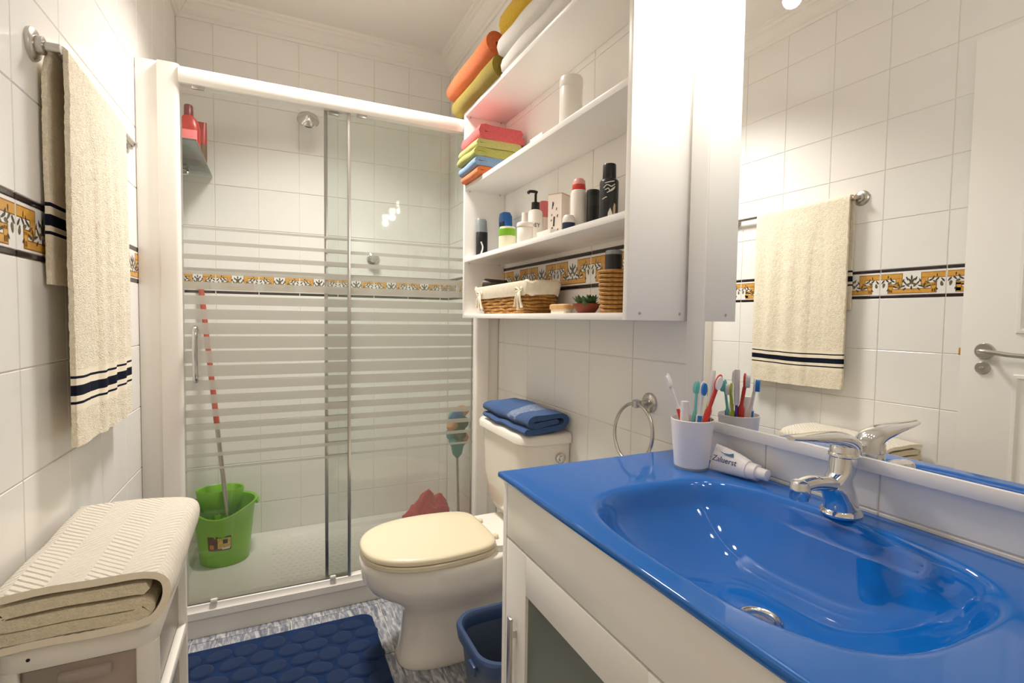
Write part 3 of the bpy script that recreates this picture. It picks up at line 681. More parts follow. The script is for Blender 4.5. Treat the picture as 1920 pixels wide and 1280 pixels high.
for a, b, hs in ((ym+.0015, fy1, 1), (fy0, ym-.0015, 0)):
    fwid, z0, z1 = (.096 if hs else .06), .085, .757
    bm = NB()
    box(bm, .474, .492, a, a+fwid, z0, z1, 0, .001); box(bm, .474, .492, b-fwid, b, z0, z1, 0, .001)
    box(bm, .474, .492, a+fwid, b-fwid, z1-.085, z1, 0, .001); box(bm, .474, .492, a+fwid, b-fwid, z0, z0+.085, 0, .001)
    d_ = part('door', bm, 'white_lacquer', VA)
    bm = NB(); box(bm, .481, .485, a+fwid-.004, b-fwid+.004, z0+.081, z1-.081); part('glass_pane', bm, 'door_frost', d_, 'dark frosted glass pane', smooth=False)
    yh = b-.052 if hs else a+.052
    bm = NB(); box(bm, .456, .464, yh-.009, yh+.009, .30, .605, 0, .0025); box(bm, .463, .475, yh-.005, yh+.005, .33, .345); box(bm, .463, .475, yh-.005, yh+.005, .56, .575)
    part('handle', bm, 'alu', d_, 'flat aluminium bar handle')
# blue glass top with moulded bowl
bcx, bcy, ba, bb_ = .714, .560, .206, .276; dcx, dcy = .705, .548
def bowl(x, y):
    u, v = (x-bcx)/ba, (y-bcy)/bb_
    e = 3.1
    r = (abs(u)**e+abs(v)**e)**(1/e)
    if r >= 1.06: return 0
    t = max(0, 1.06-r)/1.06
    # steep shoulder then a gentle fall to the drain
    dep = .132*(1-(1-min(1, t*1.30))**2.1)
    k = min(1, t/.16); k = k*k*(3-2*k)
    q = math.hypot((x-dcx)/.26, (y-dcy)/.30)
    return dep*k - .006*min(1, q)*k
bm = NB(); nx, ny = 108, 176; G = []
for i in range(nx+1):
    row = []
    for j in range(ny+1):
        x = VX0+.004+(VX1-VX0-.004)*i/nx; y = VY0+(VY1-VY0-.004)*j/ny
        row.append(bm.verts.new((x, y, VZ-bowl(x, y))))
    G.append(row)
for i in range(nx):
    for j in range(ny): bm.faces.new((G[i][j], G[i+1][j], G[i+1][j+1], G[i][j+1]))
# rim: rolled front / far edge and underside
edge = [G[i][ny] for i in range(nx, -1, -1)]+[G[0][j] for j in range(ny-1, -1, -1)]
prev = edge
for d, z in ((.0026, VZ-.0012), (.004, VZ-.004), (.004, VZ-.012), (.002, VZ-.0145)):
    cur = []
    for v in edge:
        ox = -d if abs(v.co.x-(VX0+.004)) < 1e-5 else 0; oy = d if abs(v.co.y-(VY1-.004)) < 1e-5 else 0
        cur.append(bm.verts.new((v.co.x+ox, v.co.y+oy, z)))
    for a, b, c, d2 in zip(prev, prev[1:], cur[1:], cur): bm.faces.new((a, b, c, d2))
    prev = cur
BT = thing('washbasin', 'glossy blue glass basin top with moulded oval bowl on the vanity', 'basin', (.73, .6, VZ-.013))
part('glass_top', bm, 'blue_glass', BT, ang=50)
dz = VZ-bowl(dcx, dcy)
bm = NB(); lathe(bm, [(.034, dz-.004), (.034, dz+.0035), (.031, dz+.005), (.026, dz+.0035), (.024, dz+.001)], (dcx, dcy, 0), 32, cap1=False); part('drain_ring', bm, 'chrome', BT)
bm = NB(); lathe(bm, [(.0235, dz-.002), (.0235, dz+.003), (.018, dz+.005), (.008, dz+.0055)], (dcx, dcy, 0), 28); part('drain_plug', bm, 'chrome', BT)

# mixer tap
FX, FY = .934, .566
FA = thing('basin_mixer_tap', 'chrome single-lever mixer tap on the blue basin top', 'tap', (FX, FY, VZ))
bm = NB(); lathe(bm, [(.033, VZ), (.034, VZ+.004), (.031, VZ+.010), (.027, VZ+.012)], (FX, FY, 0), 32, sx=1.05); part('base_ring', bm, 'faucet_chrome', FA)
bm = NB(); loft(bm, [sup(FX+o, FY, VZ+z, a, b, 32, 2.1) for z, o, a, b in ((.010, 0, .030, .027), (.026, -.002, .029, .026), (.044, -.010, .033, .024), (.058, -.018, .036, .021), (.066, -.014, .030, .020), (.078, -.002, .0225, .0215), (.094, 0, .0225, .0225), (.106, 0, .0215, .0215))]); part('body', bm, 'faucet_chrome', FA)
bm = NB()
P = smooth_path([(FX-.005, FY, VZ+.052), (FX-.045, FY, VZ+.062), (FX-.085, FY, VZ+.068), (FX-.118, FY, VZ+.066)], 5)
fr = []
for i, p in enumerate(P):
    t = i/(len(P)-1); hw = .019-.004*t; hh = .015-.003*t
    fr.append([(p.x, p.y+hw*math.cos(2*PI*k/20), p.z+hh*math.sin(2*PI*k/20)) for k in range(20)])
loft(bm, fr); part('spout', bm, 'faucet_chrome', FA)
bm = NB(); lathe(bm, [(.0155, VZ+.044), (.0165, VZ+.046), (.0165, VZ+.066), (.014, VZ+.074), (.006, VZ+.078)], (FX-.116, FY, 0), 24); part('aerator', bm, 'faucet_chrome', FA)
bm = NB(); lathe(bm, [(.0225, VZ+.106), (.0245, VZ+.108), (.0245, VZ+.113), (.023, VZ+.115)], (FX, FY, 0), 28); part('collar', bm, 'faucet_chrome', FA)
bm = NB()
P = smooth_path([(FX+.013, FY, VZ+.108), (FX+.011, FY, VZ+.124), (FX-.010, FY, VZ+.137), (FX-.055, FY, VZ+.145), (FX-.105, FY, VZ+.149), (FX-.145, FY, VZ+.152)], 6)
fr = []; F_ = frames(P)
for i, (p, t, a, b) in enumerate(F_):
    s = i/(len(F_)-1); hw = .023*(1-s)**.6*(1 if s < .99 else 1)+.009; hw = min(hw, .0235); hh = .021*(1-s)**1.3+.004
    nn = t.cross(Vector((0, 1, 0))).normalized()
    fr.append([tuple(p+Vector((0, 1, 0))*hw*math.cos(2*PI*k/20)+nn*hh*math.sin(2*PI*k/20)) for k in range(20)])
loft(bm, fr); lathe(bm, [(.0225, VZ+.112), (.0225, VZ+.122), (.018, VZ+.132), (.008, VZ+.137)], (FX, FY, 0), 24); part('lever', bm, 'faucet_chrome', FA)

# mirror and its lamp
MI = thing('wall_mirror', 'large wall mirror in a white frame above the basin', 'mirror', (.97, .575, .98))
MXF, my0_, my1_, mz0, mz1 = .972, .168, .984, .982, 2.045
fi = .040
bm = NB(); box(bm, MXF+.004, .9895, my0_+fi-.004, my1_-fi+.004, mz0+.020, mz1-fi); part('mirror_glass', bm, 'mirror', MI, smooth=False)
for a, b, c, d in ((my1_-fi, my1_+.016, mz0, mz1), (my0_, my0_+fi, mz0, mz1)):
    bm = NB(); box(bm, MXF, .9895, a, b, c, d, 0, .002); part('frame_stile', bm, 'white_lacquer', MI)
for c, d in ((mz0, mz0+.025), (mz1-fi, mz1)):
    bm = NB(); box(bm, MXF, .9895, my0_+fi, my1_-fi, c, d, 0, .002); part('frame_rail', bm, 'white_lacquer', MI)
mz1 += .055
ML = thing('mirror_lamp', 'chrome lamp bar with three round bulbs above the mirror', 'lamp', (.9, .575, mz1))
bm = NB(); box(bm, .955, .989, .22, .93, mz1+.002, mz1+.062, 0, .006); part('backplate', bm, 'chrome', ML)
for y in (.31, .575, .84):
    bm = NB(); tube(bm, smooth_path([(.958, y, mz1+.03), (.90, y, mz1+.04), (.845, y, mz1+.03), (.835, y, mz1+.005)]), .008, 10); ar = part('arm', bm, 'chrome', ML)
    bm = NB(); lathe(bm, [(.012, mz1+.012), (.022, mz1+.004), (.026, mz1-.02)], (.835, y, 0), 20, cap1=False); part('socket', bm, 'chrome', ar)
    bm = NB(); lathe(bm, [(.014, mz1-.008), (.024, mz1-.022), (.027, mz1-.038), (.022, mz1-.056), (.01, mz1-.064)], (.835, y, 0), 20); part('bulb', bm, 'lamp_glow', ar)
    l = bpy.data.lights.new('mirror_lamp_bulb_offscreen', 'POINT'); l.energy = VAN_W; l.color = WARM; l.shadow_soft_size = .02
    lo_ = bpy.data.objects.new('mirror_lamp_bulb_offscreen', l); COL.objects.link(lo_); lo_.location = (.835, y, mz1-.086)
for LP_, W_L, lab in ((CEIL_LAMP, CEIL_W, 'round white glass ceiling lamp in front of the shower'),):
    CL = thing('ceiling_lamp', lab, 'lamp', LP_); cx, cy, cz = LP_
    bm = NB(); lathe(bm, [(.19, cz+.004), (.19, cz-.012), (.185, cz-.018)], (cx, cy, 0), 40); part('base_plate', bm, 'white_lacquer', CL)
    bm = NB(); lathe(bm, [(.18, cz-.018), (.175, cz-.04), (.13, cz-.062), (.06, cz-.072)], (cx, cy, 0), 40); part('glass_dome', bm, 'dome_glow', CL)
    l = bpy.data.lights.new('ceiling_lamp_offscreen', 'AREA'); l.shape = 'DISK'; l.size = .36; l.energy = W_L; l.color = WARM; l.spread = math.radians(118)
    lo_ = bpy.data.objects.new('ceiling_lamp_offscreen', l); COL.objects.link(lo_); lo_.location = (cx, cy, cz-.078)

# ================================================================= wall cabinet (open shelves)
CX0, CX1, CY0, CY1 = .790, .989, 1.012, 2.216
Z_B, Z_1, Z_2, Z_T = 1.250, 1.502, 1.826, 2.156; TH = .019
CA = thing('wall_shelf_unit', 'white open wall shelf unit above the toilet', 'shelf unit', (.89, 1.64, 1.25))
for y in (CY0, CY1-TH):
    bm = NB(); box(bm, CX0, CX1, y, y+TH, Z_B, Z_T+TH+.002, 0, .0012); sp = part('side_panel', bm, 'white_lacquer', CA)
    ys = CY0-.0005 if y == CY0 else CY1+.0005
    for sx in (.828, .958):
        bm = NB(); lathe(bm, [(.0035, ys+.0015), (.0035, ys-.0008)] if y == CY0 else [(.0035, ys-.0015), (.0035, ys+.0008)], (sx, 0, 1.268), 10, axis='Y'); part('screw', bm, 'nickel', sp)
for nm, z in (('bottom_board', Z_B), ('shelf', Z_1), ('shelf', Z_2), ('top_board', Z_T)):
    bm = NB(); box(bm, CX0+.0005, CX1, CY0+TH-.0008, CY1-TH+.0008, z, z+TH, 0, .0012); part(nm, bm, 'white_lacquer', CA)
for z in (Z_1, Z_2, Z_T):
    for x in (.812, .962):
        for y in (CY1-TH-.0055, CY0+TH+.0055):
            bm = NB(); lathe(bm, [(.0028, z-.0072), (.0028, z+.0004)], (x, y, 0), 8); part('shelf_pin', bm, 'nickel', CA)
SB, S1, S2, S3 = Z_B+TH, Z_1+TH, Z_2+TH, Z_T+TH

# --- towels on the top board
def roll(name, m, label, x, z, y0, y1, r, seed):
    bm = NB(); L = []
    for i in range(46):
        a = i/45*2*PI*2.6; rr = r*.22+(r*.86-r*.22)*i/45; L.append((rr*math.cos(a+1.2), rr*math.sin(a+1.2)))
    ribbon(bm, L, r*.30, (0, y1-y0, 0), (x, y0, z+r), (1, 0, 0), (0, 0, 1), 16, 0, .006, seed, k=0)
    return solid(name, bm, m, label, 'towel', 'towels on the top board of the shelf unit', ang=75)
roll('rolled_towel', 'olive_towel', 'olive green rolled towel lying on the top board under the orange roll', .800, S3-.002, 1.82, 2.29, .046, 1)
roll('rolled_towel', 'orange_towel', 'orange rolled towel lying on top of the olive roll', .786, S3+.084, 1.84, 2.33, .048, 2)
def fold(name, m, label, group, x0, x1, y0, y1, z, h, seed, layers=2, wob=.006, front=True, bulge=0):
    """serpentine folded towel, rounded folds towards the room (-x)"""
    bm = NB(); t = h/layers; L = []
    for k in range(layers):
        zz = t*(k+.5); a, b = (x1, x0+t*.5) if k % 2 == 0 else (x0+t*.5, x1-.01)
        n = 6; row = [(a+(b-a)*i/n, zz) for i in range(n+1)]
        L += row
    if layers == 1: L = [(x1, h/2), (x0, h/2)]
    L = [(a, b) for a, b in L]
    ribbon(bm, L, t*.98, (0, y1-y0, 0), (0, y0, z), (1, 0, 0), (0, 0, 1), 14, 0, wob, seed, k=2)
    return solid(name, bm, m, label, 'towel', group, ang=75)
gt = 'towels on the top board of the shelf unit'
fold('folded_towel', 'white_towel', 'white folded towel at the bottom of the stack on the top board', gt, .786, .966, 1.28, 1.80, S3+.002, .060, 3)
fold('folded_towel', 'white_towel', 'white folded towel between yellow towel and lower white towel', gt, .778, .962, 1.30, 1.81, S3+.066, .066, 4)
fold('folded_towel', 'yellow_towel', 'yellow folded towel on top of the white towels', gt, .782, .960, 1.32, 1.80, S3+.136, .085, 5)
g2 = 'coloured towels on the middle shelf'
zz = S2+.003
for m, h, lab, x0, y0, y1, sd in (('coral_towel', .032, 'orange folded towel at the bottom of the coloured stack', .772, 1.99, 2.190, 6), ('sky_towel', .036, 'light blue folded towel on the orange one', .760, 1.985, 2.192, 7), ('lime_towel', .034, 'lower lime green folded towel on the blue one', .752, 1.975, 2.192, 8), ('lime_pale_towel', .030, 'upper pale lime folded towel under the pink one', .758, 1.97, 2.190, 9), ('pink_towel', .058, 'pink folded towel on top of the coloured stack', .768, 1.965, 2.188, 10)):
    fold('folded_towel', m, lab, g2, x0, .968, y0, y1, zz, h, sd, 2, .005); zz += h+.0015

# --- bottles
def bottle(name, label, cat, x, y, z, parts, group=None, n=24):
    t = thing(name, label, cat, (x, y, z), group)
    for nm, m, prof in parts:
        bm = NB()
        if prof[0] == 'sup': loft(bm, [sup(x+ox, y+oy, z+h, a, b, n, 3.2) for h, a, b, ox, oy in prof[1]])
        else: lathe(bm, [(r, z+h) for r, h in prof], (x, y, 0), n)
        part(nm, bm, m, t)
    return t
def spot(pl, pr, X, py=430):
    c = atx((pl+pr)/2, py, X); d = (pr-pl)*depth((X, c.y, c.z))/FPX; return c.y, d
def topz(p, py, X): return atx(p, py, X).z
gb = 'toiletries on the shelf'
y, d = spot(891, 912, .865); h = topz(900, 413, .865)-S1; y = min(y, CY1-TH-d*.40-.004)
t = bottle('shower_gel_bottle', 'slim black bottle with silver cap next to the side panel', 'bottle', .865, y, S1, [('body', 'black_label', ('sup', [(0, d*.46, d*.34, 0, 0), (.004, d*.5, d*.38, 0, 0), (h*.66, d*.5, d*.38, 0, 0), (h*.68, d*.46, d*.34, 0, 0)])), ('cap', 'silver_cap', ('sup', [(h*.67, d*.49, d*.37, 0, 0), (h*.96, d*.47, d*.35, -.004, 0), (h, d*.40, d*.28, -.005, 0)]))], gb)
bm = NB(); tube(bm, smooth_path([(.865-d*.2, y-d*.385, S1+.02), (.865-d*.05, y-d*.39, S1+.05), (.865-d*.22, y-d*.385, S1+.075)]), .0035, 6); part('swoosh', bm, 'ink_white', t)
y, d = spot(926, 968, .93); h = topz(945, 399, .93)-S1
bm = NB(); t = bottle('spray_bottle', 'clear bottle with angular blue head behind the green-lidded jar', 'bottle', .93, y, S1, [('body', 'clear_plastic', ('sup', [(0, .024, .030, 0, 0), (h*.30, .022, .028, 0, .0), (h*.55, .010, .012, 0, .012), (h*.58, .010, .012, 0, .012)])), ('head', 'blue_cap', ('sup', [(h*.55, .016, .034, 0, -.004), (h*.60, .022, .042, 0, -.006), (h*.88, .022, .040, 0, -.002), (h*.98, .018, .030, 0, .004)]))], gb)
bm = NB(); box(bm, .905, .9085, y-.035, y+.005, S1+h*.62, S1+h*.76); part('head_label', bm, 'ink_dark', t)
y, d = spot(935, 968, .842); h = topz(950, 427, .842)-S1; r = d/2
bottle('cream_jar', 'cream jar with lime green lid', 'jar', .842, y, S1, [('body', 'bottle_cream', [(r*.92, 0), (r*.98, .004), (r*.98, h*.60), (r*.9, h*.62)]), ('lid', 'lime_lid', [(r, h*.60), (r*1.02, h*.62), (r*1.02, h*.90), (r*.97, h*.92)]), ('lid_top', 'bottle_white', [(r*.9, h*.92), (r*.9, h), (r*.82, h*1.01)])], gb)
y, d = spot(969, 1000, .828); h = topz(985, 418, .828)-S1; r = d/2
bottle('white_jar', 'plain white jar with flat lid', 'jar', .828, y, S1, [('body', 'bottle_white', [(r*.93, 0), (r*.98, .004), (r*.98, h*.74), (r*.9, h*.78)]), ('lid', 'bottle_white', [(r*1.0, h*.79), (r*1.02, h*.81), (r*1.02, h*.95), (r*.94, h)])], gb)
y, d = spot(976, 991, .905); h = topz(984, 399, .905)-S1
bottle('dropper_bottle', 'narrow white bottle with blunt nozzle behind the white jar', 'bottle', .905, y, S1, [('body', 'carton', [(.017, 0), (.018, .004), (.018, h*.62), (.011, h*.7)]), ('nozzle', 'bottle_white', [(.011, h*.7), (.012, h*.72), (.012, h*.98), (.010, h)])], gb)
y, d = spot(990, 1017, .908); h = topz(1002, 357, .908)-S1; r = d/2
t = bottle('lotion_bottle', 'tall white lotion bottle with black pump', 'bottle', .908, y, S1, [('body', 'bottle_white', [(r*.9, 0), (r, .004), (r, h*.58), (r*.92, h*.63), (r*.5, h*.66)]), ('collar', 'black_plastic', [(r*.56, h*.65), (r*.58, h*.66), (r*.56, h*.78), (r*.2, h*.79)]), ('stem', 'black_plastic', [(r*.18, h*.78), (r*.18, h*.93)])], gb)
bm = NB(); tube(bm, smooth_path([(.908+.006, y, S1+h*.955), (.908-.006, y, S1+h*.965), (.908-.026, y-.002, S1+h*.955), (.908-.034, y-.003, S1+h*.925)]), .0058, 10); part('spout', bm, 'black_plastic', t)
dv = (CAM-Vector((.908, y, 1.25))); dv.z = 0; dv.normalize(); rv = Vector((-dv.y, dv.x, 0))
lettering('DEY', .021, 'ink_dark', t, Vector((.908, y, S1+h*.37))+dv*(r+.0004), rv, (0, 0, 1), r)
y, d = spot(1016, 1028, .962); h = topz(1022, 377, .962)-S1
bottle('cream_tube', 'cream tube with pink cap behind the carton', 'tube', .962, y+.012, S1, [('body', 'carton', [(.020, 0), (.021, .004), (.021, h*.66)]), ('cap', 'pink_cap', [(.018, h*.66), (.019, h*.67), (.018, h*.98), (.016, h)])], gb)
# carton box, turned
y, d = spot(1026, 1068, .872); h = topz(1045, 367, .872)-S1
CB = thing('carton_box', 'pale printed carton box standing on the shelf', 'box', (.872, y, S1), gb)
ca, sa = math.cos(.5), math.sin(.5)
def rot2(u, v): return (.872+u*ca-v*sa, y+u*sa+v*ca)
bm = NB(); a = .026; Q = [rot2(-a, -a), rot2(a, -a), rot2(a, a), rot2(-a, a)]
loft(bm, [[(p[0], p[1], S1+z) for p in Q] for z in (0, h)]); part('box_body', bm, 'carton', CB, smooth=False)
bm = NB(); loft(bm, [[(p[0]+(p[0]-.872)*.012, p[1]+(p[1]-y)*.012, S1+z) for p in Q] for z in (h-.0025, h+.0005)]); part('lid_edge', bm, 'tan', CB, smooth=False)
f1 = Vector(rot2(-a-.0005, 0)+(S1,)); fu = Vector((sa, -ca, 0))
bm = NB()
for u_, v0, v1, wd in ((-.012, .08, .16, .0035), (-.010, .18, .24, .003), (-.003, .26, .48, .0028), (.006, .62, .68, .0015), (.010, .46, .52, .0018), (-.013, .38, .42, .0018), (-.012, .50, .54, .0016), (-.009, .66, .82, .0016), (.012, .16, .20, .0016), (-.006, .72, .80, .0012)):
    p = f1+fu*u_; box_pts = [p+fu*(-wd)+Vector((0, 0, h*v0)), p+fu*wd+Vector((0, 0, h*v0)), p+fu*(wd+.002)+Vector((0, 0, h*v1)), p+fu*(-wd+.002)+Vector((0, 0, h*v1))]
    bm.faces.new([bm.verts.new(q) for q in box_pts])
part('print', bm, 'ink_dark', CB, smooth=False)
bm = NB(); box(bm, .799, .824, atx(1045, 430, .825).y, atx(1019, 430, .825).y, S1, S1+.017, 0, .002); solid('soap_box', bm, 'bottle_white', 'low flat white box in front of the carton', 'box', gb)
y, d = spot(1069, 1099, .875); h = topz(1083, 336, .875)-S1; r = d/2
bottle('deodorant_can', 'white deodorant can with red band and clear pink cap', 'can', .875, y, S1, [('body', 'bottle_white', [(r*.94, 0), (r, .004), (r, h*.72), (r*.86, h*.78)]), ('band', 'red_cap', [(r*.84, h*.78), (r*.86, h*.785), (r*.80, h*.88)]), ('cap', 'clear_pink', [(r*.80, h*.88), (r*.76, h*.95), (r*.5, h*.995), (r*.2, h)])], gb)
y, d = spot(1054, 1078, .828); h = topz(1066, 403, .828)-S1; r = d/2
bottle('roll_on_deodorant', 'small roll-on jar with navy base and white domed cap', 'jar', .828, y, S1, [('body', 'navy_lid', [(r*.9, 0), (r, .003), (r, h*.5), (r*.95, h*.52)]), ('cap', 'bottle_white', [(r*.98, h*.5), (r, h*.53), (r*.95, h*.8), (r*.7, h*.96), (r*.3, h)])], gb)
y, d = spot(1099, 1123, .90); h = topz(1110, 358, .90)-S1; r = d/2
bottle('hair_spray_can', 'short black can with gold base and dark green band', 'can', .90, y, S1, [('base', 'gold', [(r*.95, 0), (r, .003), (r, h*.22)]), ('body', 'black_plastic', [(r*1.01, h*.22), (r*1.01, h*.62)]), ('band', 'dark_green', [(r*1.0, h*.62), (r*1.0, h*.84)]), ('cap', 'black_plastic', [(r*1.02, h*.84), (r*1.02, h*.97), (r*.95, h)])], gb)
y, d = spot(1123, 1158, .865); h = topz(1140, 310, .865)-S1; r = d/2
t = bottle('body_spray_can', 'tall black spray can with white scribbled lettering', 'can', .865, y, S1, [('body', 'black_label', [(r*.94, 0), (r, .004), (r, h*.70), (r*.92, h*.73), (r*.72, h*.75)]), ('cap', 'black_plastic', [(r*.70, h*.74), (r*.72, h*.75), (r*.70, h*.98), (r*.64, h)])], gb)
dv = (CAM-Vector((.865, y, 1.25))); dv.z = 0; dv.normalize(); rv = Vector((-dv.y, dv.x, 0))
def onc(u, z, off=.0006): a_ = u/r; return Vector((.865, y, z))+(dv*math.cos(a_)+rv*math.sin(a_))*(r+off)
bm = NB()
for P in ([(-.012, .66), (.0, .675), (.014, .69)], [(-.016, .58), (-.006, .63), (.006, .60), (.016, .64)], [(-.012, .55), (-.002, .57), (.002, .53), (.012, .58)], [(-.006, .50), (.010, .545), (.016, .60)], [(-.020, .40), (-.010, .425), (-.006, .43)]):
    tube(bm, smooth_path([onc(u, S1+h*v) for u, v in P], 4), .0014, 5)
part('scribble', bm, 'ink_white', t)
bm = NB()
bmesh.ops.contextual_create(bm, geom=[bm.verts.new(onc(u, S1+h*v, .0008)) for u, v in ((-.004, .02), (.010, .04), (.010, .16), (.004, .25), (-.002, .17))]); part('figure_print', bm, 'ink_white', t, smooth=False)
bm = NB()
bmesh.ops.contextual_create(bm, geom=[bm.verts.new(onc(u, S1+h*v, .0009)) for u, v in ((.012, .05), (.019, .06), (.0195, .30), (.015, .33), (.012, .26))]); part('figure_print', bm, 'tan', t, smooth=False)
y, d = spot(1158, 1186, .875); h = topz(1164, 293, .875)-S1; r = .021
bottle('foam_can', 'white can with gold base tight by the near side panel', 'can', .895, CY0+TH+r+.006, S1, [('base', 'gold', [(r*.95, 0), (r, .003), (r, h*.12)]), ('body', 'bottle_white', [(r*1.01, h*.12), (r*1.01, h*.86), (r*.8, h*.92), (r*.5, h*.93)]), ('cap', 'bottle_white', [(r*.7, h*.90), (r*.7, h*.99), (r*.6, h)])], gb)
# middle shelf
y, d = spot(1049, 1092, .875, 190); h = topz(1070, 148, .875)-S2; r = d/2
bottle('storage_canister', 'tall white canister with ribbed lid on the middle shelf', 'canister', .875, y, S2, [('body', 'bottle_white', [(r*.97, 0), (r, .003), (r, h*.80), (r*.97, h*.82)]), ('lid', 'bottle_white', [(r*1.0, h*.82), (r*1.02, h*.83), (r*1.02, h*.96), (r*.95, h)])])
y = atx(1020, 240, .95).y
bm = NB(); box(bm, .915, .975, y-.05, y+.05, S2, S2+.105, 0, .003); solid('white_box', bm, 'carton', 'pale white box at the back of the middle shelf behind the pink towel', 'box')

# --- bottom board: basket, brush, block, succulent, woven pot
by0_, by1_, bxa, bxb = 1.585, 2.105, .812, .955
BA = thing('wicker_basket', 'oblong wicker basket with linen liner and bow on the bottom board', 'basket', (.885, 1.85, SB))
def bk(z, g): return rrect(bxa+.024-g*.6, bxb-.012+g*.2, by0_+.05-g, by1_-.03+g, z, (.028,)*4, 5)
bm = NB(); loft(bm, [bk(SB+.001, 0), bk(SB+.05, .016), bk(SB+.108, .036), bk(SB+.108, .033), bk(SB+.05, .013), bk(SB+.006, -.003)]); part('weave_core', bm, 'wicker_dark', BA)
for k in range(9):
    f = k/8; z = SB+.006+.098*f; R = bk(z, .036*f); P = []
    for i in range(len(R)):
        a, b = Vector(R[i]), Vector(R[(i+1) % len(R)]); m_ = max(1, int((b-a).length/.012))
        for s in range(m_): P.append(a.lerp(b, s/m_))
    c = Vector((.885, 1.85, z)); Q = []
    for i, p in enumerate(P):
        dd = p-c; dd.z = 0; dd.normalize(); Q.append(p+dd*(.0022*math.sin(i*1.05+k*PI))+Vector((0, 0, .002*math.sin(i*.6+k))))
    bm = NB(); tube(bm, Q, .0058, 6, closed=True); part('strand', bm, 'wicker', BA)
bm = NB()
def lk(z, g): return [tuple(Vector(p)+Vector((0, 0, .004*math.sin(i*1.3)))) for i, p in enumerate(bk(z, g))]
loft(bm, [lk(SB+.066, .034), lk(SB+.080, .040), lk(SB+.110, .050), lk(SB+.118, .046), lk(SB+.112, .038), lk(SB+.05, .012)], 0, False, False); part('liner', bm, 'linen', BA, 'cream linen liner')
rb = part
for yk in (1.66, 2.045):
    p0 = Vector((bxa+.000, yk, SB+.082))
    bm = NB()
    for s, dz_, dy_ in ((1, -.055, .03), (-1, -.06, -.028), (.3, -.07, .0)):
        tube(bm, smooth_path([p0, p0+Vector((-.008, dy_*.5, dz_*.35)), p0+Vector((-.006, dy_, dz_))], 4), [.003]+[.0045]*7+[.006], 6)
    tube(bm, smooth_path([p0, p0+Vector((-.006, .02, .012)), p0+Vector((-.006, .026, .0)), p0], 4), .0035, 6); tube(bm, smooth_path([p0, p0+Vector((-.006, -.02, .012)), p0+Vector((-.006, -.026, .0)), p0], 4), .0035, 6)
    part('bow', bm, 'linen', BA, 'cream ribbon bow')
HB = thing('hair_brush', 'round dark brown hair brush lying in the wicker basket', 'hair brush', (.89, 2.09, SB+.09))
bm = NB(); tube(bm, [(.845, 2.07, SB+.125), (.905, 1.99, SB+.118)], [.030, .028], 18); part('barrel', bm, 'dark_brown', HB)
bm = NB(); tube(bm, smooth_path([(.843, 2.073, SB+.125), (.842, 2.0745, SB+.125)], 2), .022, 16); part('barrel_end', bm, 'tan', HB)
bm = NB(); tube(bm, smooth_path([(.905, 1.99, SB+.118), (.925, 1.93, SB+.112), (.93, 1.85, SB+.105)], 4), .010, 10); part('handle', bm, 'dark_brown', HB)
y0, y1 = atx(1072, 580, .84).y, atx(1033, 580, .84).y
WB = thing('nail_brush', 'small wooden nail brush on the bottom board', 'brush', (.84, (y0+y1)/2, SB))
bm = NB(); loft(bm, [rrect(.822+g, .862-g, y0+.012+g, y1-.012-g, SB+z, (.014,)*4, 5) for z, g in ((.012, .002), (.015, 0), (.026, 0), (.030, .004))]); part('back', bm, 'wood', WB)
bm = NB(); loft(bm, [rrect(.826, .858, y0+.017, y1-.017, SB+z, (.01,)*4, 4) for z in (0, .0125)]); part('bristles', bm, 'linen', WB)
y, d = spot(1072, 1127, .865, 570); sr = d*.47
SU = thing('succulent_plant', 'green succulent in a shallow terracotta bowl', 'plant', (.865, y, SB))
bm = NB(); lathe(bm, [(sr*.62, SB), (sr*.66, SB+.004), (sr*.98, SB+.022), (sr*1.0, SB+.030), (sr*.92, SB+.030), (sr*.86, SB+.024)], (.865, y, 0), 28); part('bowl', bm, 'terracotta', SU)
bm = NB()
n = 6
rings = []
for i in range(n+1):
    t = i/n; wdt = .0075*math.sin(PI*min(1, .15+t*.85))**.8+.0003; th = .003*(1-t)+.0006
    rings.append([(wdt*math.cos(a), t*1.0, th*math.sin(a)) for a in [2*PI*k/6 for k in range(6)]])
V = loft(bm, rings); LEAF = mesh(bm, 'succulent')
rnd = random.Random(2)
for i in range(34):
    o = link('leaf', LEAF, SU); el = .25+1.0*(i/34); a = i*2.4; L_ = .050-.012*(i/34)
    off = Vector((.030*(rnd.random()-.5), .045*(rnd.random()-.5), SB+.022))
    o.location = Vector((.865, y, 0))+off-Vector(SU.location)
    o.rotation_euler = (el, 0, a); o.scale = (1.1, L_, 1.1)
y, d = spot(1127, 1172, .865, 540); pr_ = d*.5; ph = topz(1145, 508, .865)-SB; y = max(y, CY0+TH+pr_+.008)
WP = thing('woven_pot', 'tall woven seagrass pot in the corner of the bottom board', 'basket', (.865, y, SB))
bm = NB(); lathe(bm, [(pr_*.80, SB), (pr_*.82, SB+.004), (pr_*.97, SB+ph), (pr_*.92, SB+ph), (pr_*.78, SB+.01)], (.865, y, 0), 28); part('core', bm, 'wicker_dark', WP)
for k in range(10):
    z = SB+.006+(ph-.010)*k/9; R0 = pr_*(.82+.15*k/9)+.004; P = [(.865+(R0+.0012*math.sin(i*2.3+k*PI))*math.cos(2*PI*i/40), y+(R0+.0012*math.sin(i*2.3+k*PI))*math.sin(2*PI*i/40), z) for i in range(40)]
    bm = NB(); tube(bm, P, .0055, 6, closed=True); part('strand', bm, 'wicker', WP)
r = pr_*.69; h = topz(1150, 467, .865)-SB
